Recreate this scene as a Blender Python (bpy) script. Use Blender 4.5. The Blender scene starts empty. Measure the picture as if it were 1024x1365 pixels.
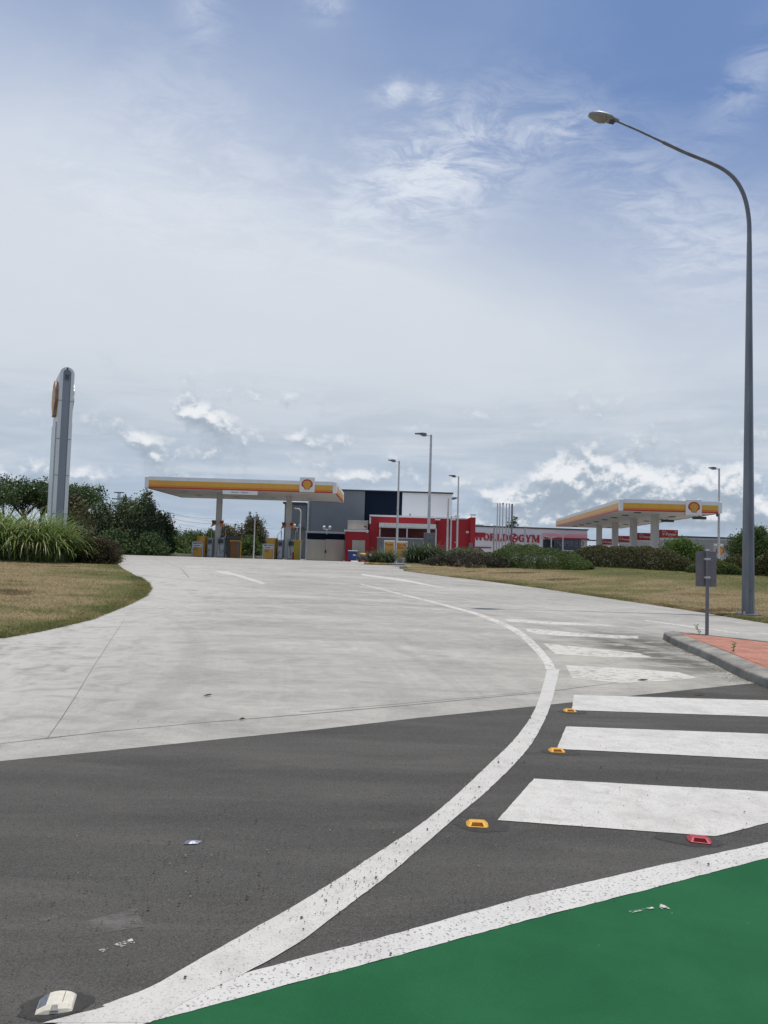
import bpy, bmesh, math, random
import numpy as np
from mathutils import Vector, Matrix, noise as mnoise

# ---------------------------------------------------------------- camera, world, sun, exposure
scene = bpy.context.scene
COL = scene.collection
PITCH, ROLL, FPX, EYE = math.radians(3.1), math.radians(1.72), 986.0, 1.55
cam_d = bpy.data.cameras.new('camera')
cam_d.sensor_fit = 'VERTICAL'
cam_d.sensor_height = 36.0
cam_d.lens = 36.0 * FPX / 1365.0
cam_d.clip_start = 0.05
cam_d.clip_end = 5000
cam = bpy.data.objects.new('camera', cam_d)
COL.objects.link(cam)
cam.matrix_world = Matrix.Translation((0, 0, EYE)) @ Matrix.Rotation(math.pi / 2 + PITCH, 4, 'X') @ Matrix.Rotation(ROLL, 4, 'Z')
scene.camera = cam
scene.view_settings.view_transform = 'Standard'
scene.view_settings.look = 'None'
scene.view_settings.exposure = 0.1
scene.view_settings.gamma = 1.0

SUN_EL, SUN_AZ = math.radians(78), math.radians(92)      # azimuth clockwise from +Y (straight ahead)
SUN_DIR = Vector((math.sin(SUN_AZ) * math.cos(SUN_EL), math.cos(SUN_AZ) * math.cos(SUN_EL), math.sin(SUN_EL)))
sun_d = bpy.data.lights.new('sun', 'SUN')
sun_d.energy = 3.5
sun_d.angle = math.radians(0.6)
sun_d.color = (1.0, 0.925, 0.82)
sun = bpy.data.objects.new('sun', sun_d)
COL.objects.link(sun)
sun.rotation_euler = SUN_DIR.to_track_quat('Z', 'Y').to_euler()


# ---- pixel of the photograph (1024 x 1365) to a point of the place
def ss(a, b, t):
    t = max(0.0, min(1.0, (t - a) / (b - a)))
    return t * t * (3 - 2 * t)


def R(y):
    "height of the paved ground: the driveway climbs to the forecourt, which falls gently behind the pumps"
    return .74 * ss(9, 45, y) - .28 * ss(54, 78, y)


def ray(x, y):
    u = (x - 512) / FPX
    v = (682.5 - y) / FPX
    u0 = u * math.cos(ROLL) - v * math.sin(ROLL)
    v0 = u * math.sin(ROLL) + v * math.cos(ROLL)
    return Vector((u0, math.cos(PITCH) - v0 * math.sin(PITCH), math.sin(PITCH) + v0 * math.cos(PITCH)))


def at(x, y, Y):
    d = ray(x, y)
    k = Y / d.y
    return Vector((d.x * k, Y, EYE + d.z * k))


def gr(x, y, off=0.0):
    d = ray(x, y)
    k = 0.0
    while EYE + d.z * k - R(d.y * k) - off > 0 and k < 300:
        k += .05
    a, b = k - .05, k
    for _ in range(30):
        m = (a + b) / 2
        if EYE + d.z * m - R(d.y * m) - off > 0:
            a = m
        else:
            b = m
    return (d.x * b, d.y * b)


# ---------------------------------------------------------------- sky
class NT:
    def __init__(s, tree):
        s.t = tree
        s.n = tree.nodes
        s.l = tree.links

    def node(s, typ, **kw):
        n = s.n.new(typ)
        for k, v in kw.items():
            setattr(n, k, v)
        return n

    def put(s, sock, v):
        if isinstance(v, bpy.types.NodeSocket):
            s.l.new(v, sock)
        elif v is not None:
            if isinstance(v, (tuple, list)) and len(v) == 3 and sock.type == 'RGBA':
                v = (*v, 1)
            sock.default_value = v

    def m(s, op, a, b=None, c=None, clamp=False):
        n = s.node('ShaderNodeMath', operation=op, use_clamp=clamp)
        s.put(n.inputs[0], a)
        s.put(n.inputs[1], b)
        s.put(n.inputs[2], c)
        return n.outputs[0]

    def sstep(s, a, b, v):
        n = s.node('ShaderNodeMapRange', interpolation_type='SMOOTHSTEP')
        s.put(n.inputs['Value'], v)
        s.put(n.inputs['From Min'], a)
        s.put(n.inputs['From Max'], b)
        return n.outputs['Result']

    def mix(s, f, a, b, mode='MIX'):
        n = s.node('ShaderNodeMix', data_type='RGBA', blend_type=mode)
        s.put(n.inputs[0], f)
        s.put(n.inputs[6], a)
        s.put(n.inputs[7], b)
        return n.outputs[2]

    def noise(s, vec, scale=1, detail=4, rough=.55, dist=0):
        n = s.node('ShaderNodeTexNoise')
        s.put(n.inputs['Vector'], vec)
        n.inputs['Scale'].default_value = scale
        n.inputs['Detail'].default_value = detail
        n.inputs['Roughness'].default_value = rough
        n.inputs['Distortion'].default_value = dist
        return n.outputs['Fac']

    def xyz(s, x, y, z):
        n = s.node('ShaderNodeCombineXYZ')
        s.put(n.inputs[0], x)
        s.put(n.inputs[1], y)
        s.put(n.inputs[2], z)
        return n.outputs[0]

    def sep(s, v):
        n = s.node('ShaderNodeSeparateXYZ')
        s.put(n.inputs[0], v)
        return n.outputs

    def ramp(s, f, stops):
        n = s.node('ShaderNodeValToRGB')
        s.put(n.inputs[0], f)
        e = n.color_ramp.elements
        while len(e) < len(stops):
            e.new(.5)
        for el, (p, c) in zip(e, stops):
            el.position = p
            el.color = (*c, 1) if len(c) == 3 else c
        return n.outputs[0]


def azel(px, py):
    d = ray(px, py).normalized()
    return math.atan2(d.x, d.y), math.asin(d.z)


world = bpy.data.worlds.new('World')
scene.world = world
world.use_nodes = True
wt = NT(world.node_tree)
wt.n.clear()
w_out = wt.node('ShaderNodeOutputWorld')
w_bg = wt.node('ShaderNodeBackground')
w_bg.inputs['Strength'].default_value = 0.1
sky = wt.node('ShaderNodeTexSky', sky_type='NISHITA')
sky.sun_disc = False
sky.sun_elevation = SUN_EL
sky.sun_rotation = SUN_AZ
sky.air_density = 1.0
sky.dust_density = 1.0
sky.ozone_density = 2.5
tc = wt.node('ShaderNodeTexCoord')
dx, dy, dz = wt.sep(tc.outputs['Generated'])
el = wt.m('ARCSINE', dz)
az = wt.m('ARCTAN2', dx, dy)
den = wt.m('ADD', wt.m('MAXIMUM', dz, 0.0), .10)
qx = wt.m('DIVIDE', dx, den)
qy = wt.m('DIVIDE', dy, den)


def blob(px, py, rx, ry, rot=0.0):
    "soft patch of sky (radius in photo pixels) round one direction"
    a0, e0 = azel(px, py)
    u = wt.m('SUBTRACT', az, a0)
    v = wt.m('SUBTRACT', el, e0)
    c, s_ = math.cos(rot), math.sin(rot)
    uu = wt.m('ADD', wt.m('MULTIPLY', u, c), wt.m('MULTIPLY', v, s_))
    vv = wt.m('ADD', wt.m('MULTIPLY', u, -s_), wt.m('MULTIPLY', v, c))
    uu = wt.m('DIVIDE', uu, rx / FPX)
    vv = wt.m('DIVIDE', vv, ry / FPX)
    d2 = wt.m('ADD', wt.m('MULTIPLY', uu, uu), wt.m('MULTIPLY', vv, vv))
    return wt.m('EXPONENT', wt.m('MULTIPLY', d2, -1.0))


def total(l):
    o = l[0]
    for q in l[1:]:
        o = wt.m('ADD', o, q)
    return o


S = 10.0    # cloud radiances are written in picture units and divided by the background strength
def sc(c): return tuple(q * S for q in c)


deg = math.radians
clear = wt.mix(.62, sky.outputs[0], sc((.150, .255, .52)))
# high thin veil: thick low down and towards the left
q_vec = wt.xyz(qx, wt.m('MULTIPLY', qy, 1.0), 0.0)
big = wt.noise(q_vec, .55, 5, .55, .6)
e_shift = wt.m('ADD', el, wt.m('MULTIPLY', az, .22))
veil = wt.sstep(deg(43), deg(8), e_shift)
veil = wt.m('ADD', veil, wt.m('MULTIPLY', wt.m('SUBTRACT', big, .5), .85))
veil = wt.m('ADD', veil, wt.m('MULTIPLY', blob(120, 420, 420, 230), .35))
veil = wt.m('ADD', veil, .14)
veil = wt.m('SUBTRACT', veil, wt.m('MULTIPLY', blob(900, 130, 300, 150), .22), clamp=True)
veil_col = wt.ramp(wt.m('DIVIDE', el, deg(40), clamp=True), [
    (0.0, sc((.36, .45, .57))), (.10, sc((.40, .49, .61))), (.20, sc((.49, .555, .635))), (.34, sc((.62, .665, .72))), (.52, sc((.64, .685, .745))), (.72, sc((.58, .64, .74))), (1.0, sc((.47, .55, .70)))])
v2 = wt.noise(q_vec, 1.9, 6, .6, .9)
veil_col = wt.mix(wt.m('MULTIPLY', wt.sstep(.38, .68, v2), .22), veil_col, sc((.68, .72, .77)))
col = wt.mix(wt.m('MULTIPLY', veil, .95), clear, veil_col)
# wispy cirrus patches
st = wt.xyz(wt.m('ADD', wt.m('MULTIPLY', qx, 2.2), wt.m('MULTIPLY', qy, .9)), wt.m('SUBTRACT', wt.m('MULTIPLY', qy, 3.2), wt.m('MULTIPLY', qx, .6)), 3.3)
wisp = wt.noise(st, 3.4, 9, .70, .55)
wmask = total([
    wt.m('MULTIPLY', blob(600, 215, 130, 62, .25), .80), wt.m('MULTIPLY', blob(530, 270, 130, 60, .35), .60), wt.m('MULTIPLY', blob(525, 122, 26, 13), .85),
    wt.m('MULTIPLY', blob(577, 126, 14, 11), .55), wt.m('MULTIPLY', blob(270, 220, 150, 80, -.3), .50), wt.m('MULTIPLY', blob(860, 260, 60, 110, .9), .42),
    wt.m('MULTIPLY', blob(960, 340, 90, 60), .45), wt.m('MULTIPLY', blob(1000, 105, 60, 30, .8), .40), wt.m('MULTIPLY', blob(750, 170, 40, 16), .42),
    wt.m('MULTIPLY', blob(270, 10, 30, 30), .5), wt.m('MULTIPLY', blob(430, 8, 30, 14), .6), wt.m('MULTIPLY', blob(95, 235, 60, 25, -.4), .42),
    wt.m('MULTIPLY', blob(200, 300, 170, 40, -.1), .35)])
wa = wt.m('MULTIPLY', wmask, wt.sstep(.36, .66, wisp), clamp=True)
col = wt.mix(wt.m('MULTIPLY', wa, .85), col, sc((.70, .745, .82)))
# low cumulus, lit from above: the density a little higher up tells where a cloud turns its top to the sun


CUM = [(795, 652, 90, 40, 0, .62), (760, 630, 50, 26, .3, .35), (900, 655, 85, 34, 0, .50), (965, 640, 60, 26, 0, .42), (690, 668, 70, 18, 0, .38), (850, 690, 160, 16, 0, .30),
       (285, 566, 50, 21, -.35, .55), (250, 552, 30, 13, -.3, .25), (185, 585, 55, 19, -.25, .52), (405, 584, 48, 17, -.1, .40), (440, 624, 70, 15, -.15, .32), (500, 640, 60, 14, 0, .25),
       (30, 628, 55, 18, 0, .40), (115, 640, 40, 14, 0, .28), (600, 648, 70, 20, 0, .32), (545, 625, 40, 16, 0, .24), (255, 645, 90, 16, 0, .26), (640, 700, 160, 16, 0, .32),
       (60, 548, 60, 9, .1, .22), (925, 556, 50, 10, 0, .20), (1010, 690, 70, 22, 0, .42), (80, 690, 140, 20, 0, .25)]


def cloud_noise(shift, detail):
    return wt.m('MULTIPLY', wt.m('SUBTRACT', wt.noise(wt.xyz(wt.m('MULTIPLY', az, 15.0), wt.m('MULTIPLY', wt.m('ADD', el, shift), 18.0), 4.2), 1.25, detail, .60, .1), .5), 1.9)


def cloud_mass(shift):
    e2 = wt.m('ADD', el, shift)
    tot_ = None
    for px, py, rx, ry, rot, k_ in CUM:
        a0, e0 = azel(px, py)
        u_ = wt.m('SUBTRACT', az, a0)
        v_ = wt.m('SUBTRACT', e2, e0)
        if rot:
            c_, s_ = math.cos(rot), math.sin(rot)
            u_, v_ = wt.m('ADD', wt.m('MULTIPLY', u_, c_), wt.m('MULTIPLY', v_, s_)), wt.m('ADD', wt.m('MULTIPLY', u_, -s_), wt.m('MULTIPLY', v_, c_))
        u_ = wt.m('MULTIPLY', u_, FPX / rx)
        v_ = wt.m('MULTIPLY', v_, FPX / ry)
        d2 = wt.m('MULTIPLY_ADD', u_, u_, wt.m('MULTIPLY', v_, v_))
        g_ = wt.m('MULTIPLY', wt.m('EXPONENT', wt.m('MULTIPLY', d2, -1.0)), k_)
        tot_ = g_ if tot_ is None else wt.m('ADD', tot_, g_)
    return wt.m('SUBTRACT', tot_, .235)


# layered grey streaks low down
bars_ = wt.noise(wt.xyz(wt.m('MULTIPLY', az, 4.0), wt.m('MULTIPLY', el, 26.0), 5.0), 1.0, 6, .62, .5)
low = wt.sstep(deg(16), deg(6), el)
col = wt.mix(wt.m('MULTIPLY', wt.m('MULTIPLY', wt.sstep(.45, .66, bars_), low), .50), col, sc((.375, .445, .53)))
col = wt.mix(wt.m('MULTIPLY', wt.m('MULTIPLY', wt.sstep(.50, .34, bars_), low), .45), col, sc((.63, .665, .71)))
mass0, mass1 = cloud_mass(0.0), cloud_mass(.011)
n_lo = cloud_noise(0.0, 5)
d_fine = wt.m('ADD', mass0, cloud_noise(0.0, 9))
d_low = wt.m('ADD', mass0, n_lo)
d_up = wt.m('ADD', mass1, cloud_noise(.011, 5))
high = wt.sstep(deg(15), deg(11), el)
alpha = wt.m('MULTIPLY', wt.sstep(-.14, .46, d_fine), high)
lit = wt.sstep(-.16, .30, wt.m('SUBTRACT', d_low, d_up))
lit = wt.m('ADD', lit, wt.m('MULTIPLY', wt.m('SUBTRACT', d_fine, d_low), 1.6), clamp=True)
cum_col = wt.ramp(lit, [(0.0, sc((.315, .38, .46))), (.38, sc((.41, .475, .55))), (.60, sc((.57, .615, .67))), (.85, sc((.73, .755, .79))), (1.0, sc((.81, .825, .85)))])
col = wt.mix(wt.m('MULTIPLY', alpha, .92), col, cum_col)
wt.put(w_bg.inputs['Color'], col)
wt.l.new(w_bg.outputs[0], w_out.inputs[0])


# ---------------------------------------------------------------- materials
def new_mat(name):
    m = bpy.data.materials.new(name)
    m.use_nodes = True
    t = NT(m.node_tree)
    return m, t, t.n['Principled BSDF']


def mat(name, c, rough=.6, metal=0.0, var=.12, scale=3.0, bump=0.0, bscale=40.0, spec=.5, streak=False):
    "a plain surface with slight uneven tone, grime and roughness"
    m, t, b = new_mat(name)
    g = t.node('ShaderNodeTexCoord')
    v = g.outputs['Object']
    if streak:
        mp = t.node('ShaderNodeMapping')
        t.l.new(v, mp.inputs[0])
        mp.inputs['Scale'].default_value = (1, 1, .12)
        v2 = mp.outputs[0]
    else:
        v2 = v
    n = t.noise(v2, scale, 6, .62)
    f = t.sstep(.25, .75, n)
    lo = tuple(q * (1 - var) for q in c)
    hi = tuple(min(1, q * (1 + var * .7)) for q in c)
    t.put(b.inputs['Base Color'], t.mix(f, lo, hi))
    t.put(b.inputs['Roughness'], t.m('ADD', rough - .06, t.m('MULTIPLY', f, .12)))
    b.inputs['Metallic'].default_value = metal
    b.inputs['Specular IOR Level'].default_value = spec
    if bump:
        bn = t.node('ShaderNodeBump')
        bn.inputs['Strength'].default_value = bump
        bn.inputs['Distance'].default_value = .02
        t.put(bn.inputs['Height'], t.noise(v, bscale, 3, .6))
        t.l.new(bn.outputs[0], b.inputs['Normal'])
    return m


def leaf_mat(name, a, b_, c=None, rough=.55, transl=.25):
    m, t, b = new_mat(name)
    g = t.node('ShaderNodeNewGeometry')
    tcn = t.node('ShaderNodeTexCoord')
    n = t.sstep(.35, .65, t.noise(tcn.outputs['Object'], 1.1, 3, .6))
    rnd = g.outputs['Random Per Island']
    colr = t.mix(t.m('ADD', t.m('MULTIPLY', rnd, .6), t.m('MULTIPLY', n, .4)), a, b_)
    if c:
        colr = t.mix(t.m('GREATER_THAN', rnd, .86), colr, c)
    t.put(b.inputs['Base Color'], colr)
    b.inputs['Roughness'].default_value = rough
    b.inputs['Specular IOR Level'].default_value = .3
    tr = t.node('ShaderNodeBsdfTranslucent')
    t.put(tr.inputs['Color'], colr)
    mx = t.node('ShaderNodeMixShader')
    mx.inputs[0].default_value = transl
    t.l.new(b.outputs[0], mx.inputs[1])
    t.l.new(tr.outputs[0], mx.inputs[2])
    t.l.new(mx.outputs[0], t.n['Material Output'].inputs[0])
    return m


def ground_coords(t):
    return t.node('ShaderNodeNewGeometry').outputs['Position']


def asphalt_mat():
    m, t, b = new_mat('asphalt')
    P = ground_coords(t)
    mp = t.node('ShaderNodeMapping')
    t.l.new(P, mp.inputs[0])
    mp.inputs['Rotation'].default_value = (0, 0, deg(-28))
    mp.inputs['Scale'].default_value = (.35, 1.6, 1)
    base = t.mix(t.sstep(.3, .7, t.noise(mp.outputs[0], .9, 5, .6)), (.058, .0560, .0515), (.094, .0910, .0835))
    dust = t.sstep(.46, .70, t.noise(mp.outputs[0], 1.6, 7, .68, .5))
    base = t.mix(t.m('MULTIPLY', dust, .34), base, (.15, .142, .128))
    vo = t.node('ShaderNodeTexVoronoi')
    t.put(vo.inputs['Vector'], P)
    vo.inputs['Scale'].default_value = 210
    hue = t.sep(vo.outputs['Color'])[0]
    base = t.mix(t.m('MULTIPLY', t.sstep(.80, .97, hue), .55), base, (.15, .148, .14))
    base = t.mix(t.m('MULTIPLY', t.sstep(.25, .05, hue), .55), base, (.022, .022, .022))
    fine = t.noise(P, 330, 2, .7)
    base = t.mix(t.m('MULTIPLY', t.sstep(.62, .72, fine), .5), base, (.16, .155, .15))
    t.put(b.inputs['Base Color'], base)
    b.inputs['Roughness'].default_value = .88
    b.inputs['Specular IOR Level'].default_value = .25
    bn = t.node('ShaderNodeBump')
    bn.inputs['Strength'].default_value = .75
    bn.inputs['Distance'].default_value = .006
    t.put(bn.inputs['Height'], t.m('ADD', t.m('MULTIPLY', vo.outputs['Distance'], -1.0), t.m('MULTIPLY', fine, .8)))
    t.l.new(bn.outputs[0], b.inputs['Normal'])
    return m


def concrete_mat():
    m, t, b = new_mat('concrete_paving')
    P = ground_coords(t)
    mp = t.node('ShaderNodeMapping')
    t.l.new(P, mp.inputs[0])
    mp.inputs['Rotation'].default_value = (0, 0, deg(-22))
    mp.inputs['Scale'].default_value = (.45, 1.3, 1)
    a = t.noise(mp.outputs[0], .55, 7, .66, .8)
    a2 = t.noise(P, 2.3, 6, .65, 1.2)
    base = t.ramp(t.m('ADD', t.m('MULTIPLY', a, .65), t.m('MULTIPLY', a2, .35)), [
        (.30, (.195, .191, .174)), (.44, (.280, .275, .252)), (.55, (.35, .343, .314)), (.70, (.48, .468, .428))])
    x, y, z = t.sep(P)
    # paler where wheels do not run: a band along the left lawn and the worn strip beside the island
    pale = t.sstep(-1.5, -6.2, t.m('ADD', x, t.m('MULTIPLY', t.m('SUBTRACT', y, 14), .12)))
    pale = t.m('MULTIPLY', pale, t.sstep(46, 30, y))
    base = t.mix(t.m('MULTIPLY', pale, t.sstep(.3, .6, a2)), base, (.42, .415, .39))
    sx = t.m('DIVIDE', t.m('SUBTRACT', x, 3.3), 1.15)
    sy = t.m('DIVIDE', t.m('SUBTRACT', y, 10.8), 3.0)
    wear = t.m('EXPONENT', t.m('MULTIPLY', t.m('ADD', t.m('MULTIPLY', sx, sx), t.m('MULTIPLY', sy, sy)), -1))
    base = t.mix(t.m('MULTIPLY', t.m('MULTIPLY', wear, .7), t.sstep(.42, .66, a2), clamp=True), base, (.40, .365, .30))
    # dirt washed against the kerb of the island
    sx = t.m('DIVIDE', t.m('SUBTRACT', x, 4.7), .95)
    sy = t.m('DIVIDE', t.m('SUBTRACT', y, 12.6), 2.5)
    dirt = t.m('EXPONENT', t.m('MULTIPLY', t.m('ADD', t.m('MULTIPLY', sx, sx), t.m('MULTIPLY', sy, sy)), -1))
    base = t.mix(t.m('MULTIPLY', t.m('MULTIPLY', dirt, 1.5), t.sstep(.36, .56, t.noise(mp.outputs[0], 2.6, 6, .7, 1.0)), clamp=True), base, (.085, .078, .062))
    # tyre tracks curving along the lane
    rad = t.m('SQRT', t.m('ADD', t.m('POWER', t.m('ADD', x, 22), 2.0), t.m('POWER', t.m('SUBTRACT', y, 6.0), 2.0)))
    wv = t.noise(t.xyz(t.m('MULTIPLY', rad, 1.6), t.m('MULTIPLY', y, .05), 0.0), 1.0, 5, .6, .5)
    base = t.mix(t.m('MULTIPLY', t.sstep(.52, .70, wv), .30), base, (.19, .186, .172))
    base = t.mix(t.m('MULTIPLY', t.sstep(.46, .34, wv), .28), base, (.45, .44, .405))
    sw = t.noise(mp.outputs[0], 2.3, 9, .76, 1.8)
    base = t.mix(t.m('MULTIPLY', t.sstep(.52, .64, sw), .26), base, (.42, .412, .38))
    base = t.mix(t.m('MULTIPLY', t.sstep(.48, .37, sw), .22), base, (.175, .172, .158))
    fine = t.noise(P, 150, 3, .75)
    base = t.mix(t.m('MULTIPLY', t.sstep(.52, .66, fine), .62), base, (.13, .127, .115))
    base = t.mix(t.m('MULTIPLY', t.sstep(.46, .32, fine), .45), base, (.54, .53, .49))
    t.put(b.inputs['Base Color'], base)
    b.inputs['Roughness'].default_value = .85
    b.inputs['Specular IOR Level'].default_value = .3
    bn = t.node('ShaderNodeBump')
    bn.inputs['Strength'].default_value = .5
    bn.inputs['Distance'].default_value = .004
    t.put(bn.inputs['Height'], t.m('ADD', fine, a2))
    t.l.new(bn.outputs[0], b.inputs['Normal'])
    return m


def paint_mat(name, c, wear, grain=170.0, dirt=.25, under=(.06, .06, .058), speck=.5):
    "road paint: grainy, dirty, with the road showing through worn spots"
    m, t, b = new_mat(name)
    P = ground_coords(t)
    fine = t.noise(P, grain, 3, .7)
    mid = t.noise(P, 7.0, 6, .68, .6)
    big_ = t.noise(P, 1.6, 5, .6)
    base = t.mix(t.m('MULTIPLY', t.sstep(.42, .72, mid), dirt), c, (.27, .26, .235))
    base = t.mix(t.m('MULTIPLY', t.sstep(.55, .66, fine), speck), base, under)
    base = t.mix(t.m('MULTIPLY', t.sstep(.47, .68, big_), .38), base, (.33, .32, .30))
    hole = t.m('ADD', t.m('MULTIPLY', mid, .6), t.m('ADD', t.m('MULTIPLY', fine, .25), t.m('MULTIPLY', big_, .25)))
    t.put(b.inputs['Base Color'], base)
    b.inputs['Roughness'].default_value = .7
    b.inputs['Specular IOR Level'].default_value = .35
    bn = t.node('ShaderNodeBump')
    bn.inputs['Strength'].default_value = .5
    bn.inputs['Distance'].default_value = .003
    t.put(bn.inputs['Height'], fine)
    t.l.new(bn.outputs[0], b.inputs['Normal'])
    tr = t.node('ShaderNodeBsdfTransparent')
    mx = t.node('ShaderNodeMixShader')
    t.put(mx.inputs[0], t.sstep(wear, wear + .05, hole))
    t.l.new(b.outputs[0], mx.inputs[1])
    t.l.new(tr.outputs[0], mx.inputs[2])
    t.l.new(mx.outputs[0], t.n['Material Output'].inputs[0])
    return m


def worn_mat(name, c, lo, hi, rot, stretch=.35, scale=5.0, amount=.85):
    "old paint rubbed down to a broken, streaky film"
    m, t, b = new_mat(name)
    P = ground_coords(t)
    mp = t.node('ShaderNodeMapping')
    t.l.new(P, mp.inputs[0])
    mp.inputs['Rotation'].default_value = (0, 0, deg(rot))
    mp.inputs['Scale'].default_value = (stretch, 1, 1)
    n = t.m('ADD', t.m('MULTIPLY', t.noise(mp.outputs[0], scale, 8, .72, .2), .7), t.m('ADD', t.m('MULTIPLY', t.noise(P, 1.3, 3, .5), .2), t.m('MULTIPLY', t.noise(P, 90, 2, .7), .1)))
    b.inputs['Base Color'].default_value = (*c, 1)
    b.inputs['Roughness'].default_value = .8
    tr = t.node('ShaderNodeBsdfTransparent')
    mx = t.node('ShaderNodeMixShader')
    t.put(mx.inputs[0], t.m('MULTIPLY', t.sstep(hi, lo, n), amount))
    t.l.new(tr.outputs[0], mx.inputs[1])
    t.l.new(b.outputs[0], mx.inputs[2])
    t.l.new(mx.outputs[0], t.n['Material Output'].inputs[0])
    return m


def green_mat():
    m, t, b = new_mat('green_surfacing')
    P = ground_coords(t)
    n = t.noise(P, 2.2, 6, .6, .4)
    fine = t.noise(P, 210, 3, .7)
    base = t.mix(t.sstep(.3, .7, n), (.0115, .086, .033), (.0165, .104, .041))
    base = t.mix(t.m('MULTIPLY', t.sstep(.56, .72, fine), .4), base, (.03, .125, .06))
    base = t.mix(t.m('MULTIPLY', t.sstep(.44, .30, fine), .45), base, (.006, .05, .018))
    base = t.mix(t.sstep(.705, .74, t.noise(P, 30, 5, .7)), base, (.16, .24, .19))
    t.put(b.inputs['Base Color'], base)
    b.inputs['Roughness'].default_value = .8
    b.inputs['Specular IOR Level'].default_value = .12
    bn = t.node('ShaderNodeBump')
    bn.inputs['Strength'].default_value = .6
    bn.inputs['Distance'].default_value = .004
    t.put(bn.inputs['Height'], fine)
    t.l.new(bn.outputs[0], b.inputs['Normal'])
    return m


def lawn_mat(name):
    m, t, b = new_mat(name)
    P = ground_coords(t)
    at_ = t.node('ShaderNodeAttribute', attribute_name='tone')
    n2 = t.noise(P, 3.2, 6, .7, .4)
    f = t.m('ADD', at_.outputs['Fac'], t.m('MULTIPLY', t.m('SUBTRACT', n2, .5), .5))
    base = t.ramp(f, LAWN_STOPS)
    base = t.mix(t.m('MULTIPLY', t.sstep(.5, .7, t.noise(P, 24, 4, .7)), .35), base, (.09, .08, .036))
    t.put(b.inputs['Base Color'], base)
    b.inputs['Roughness'].default_value = .95
    b.inputs['Specular IOR Level'].default_value = .1
    bn = t.node('ShaderNodeBump')
    bn.inputs['Strength'].default_value = .8
    bn.inputs['Distance'].default_value = .05
    t.put(bn.inputs['Height'], t.noise(P, 30, 4, .7))
    t.l.new(bn.outputs[0], b.inputs['Normal'])
    return m


def blade_mat(name):
    m, t, b = new_mat(name)
    g = t.node('ShaderNodeNewGeometry')
    at_ = t.node('ShaderNodeAttribute', attribute_name='tone')
    f = t.m('ADD', at_.outputs['Fac'], t.m('MULTIPLY', t.m('SUBTRACT', g.outputs['Random Per Island'], .5), .30))
    c = t.ramp(f, [(p, tuple(min(.6, q * 1.75) for q in k_)) for p, k_ in LAWN_STOPS])
    t.put(b.inputs['Base Color'], c)
    b.inputs['Roughness'].default_value = .85
    b.inputs['Specular IOR Level'].default_value = .15
    tr = t.node('ShaderNodeBsdfTranslucent')
    t.put(tr.inputs['Color'], c)
    mx = t.node('ShaderNodeMixShader')
    mx.inputs[0].default_value = .3
    t.l.new(b.outputs[0], mx.inputs[1])
    t.l.new(tr.outputs[0], mx.inputs[2])
    t.l.new(mx.outputs[0], t.n['Material Output'].inputs[0])
    return m


LAWN_STOPS = [(.06, (.092, .100, .040)), (.34, (.128, .124, .050)), (.50, (.168, .143, .074)), (.72, (.235, .188, .108)), (.92, (.165, .124, .066)), (1.0, (.09, .07, .038))]


def brick_mat():
    m, t, b = new_mat('red_brick_paving')
    P = ground_coords(t)
    mp = t.node('ShaderNodeMapping')
    t.l.new(P, mp.inputs[0])
    mp.inputs['Rotation'].default_value = (0, 0, deg(48))
    br = t.node('ShaderNodeTexBrick')
    t.l.new(mp.outputs[0], br.inputs['Vector'])
    br.inputs['Scale'].default_value = 1.0
    br.inputs['Brick Width'].default_value = .23
    br.inputs['Row Height'].default_value = .115
    br.inputs['Mortar Size'].default_value = .006
    br.inputs['Color1'].default_value = (.30, .118, .080, 1)
    br.inputs['Color2'].default_value = (.42, .185, .125, 1)
    br.inputs['Mortar'].default_value = (.20, .13, .10, 1)
    n = t.noise(P, 4, 5, .65)
    t.put(b.inputs['Base Color'], t.mix(t.m('MULTIPLY', t.sstep(.45, .75, n), .45), br.outputs['Color'], (.30, .19, .14)))
    b.inputs['Roughness'].default_value = .9
    return m


def metal_sheet_mat(name, c, wave=60.0, axis=0, strength=.6, rough=.5, spec=.4):
    "profiled wall or fence sheet"
    m, t, b = new_mat(name)
    g = t.node('ShaderNodeTexCoord')
    xs = t.sep(g.outputs['Object'])[axis]
    n = t.noise(g.outputs['Object'], .7, 5, .6)
    t.put(b.inputs['Base Color'], t.mix(t.sstep(.3, .7, n), tuple(q * .93 for q in c), tuple(q * 1.05 for q in c)))
    b.inputs['Roughness'].default_value = rough
    b.inputs['Specular IOR Level'].default_value = spec
    bn = t.node('ShaderNodeBump')
    bn.inputs['Strength'].default_value = strength
    bn.inputs['Distance'].default_value = .03
    t.put(bn.inputs['Height'], t.m('SINE', t.m('MULTIPLY', xs, wave)))
    t.l.new(bn.outputs[0], b.inputs['Normal'])
    return m


def glass_mat(name, c=(.02, .03, .045)):
    m, t, b = new_mat(name)
    b.inputs['Base Color'].default_value = (*c, 1)
    b.inputs['Roughness'].default_value = .08
    b.inputs['Specular IOR Level'].default_value = .8
    return m


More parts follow.
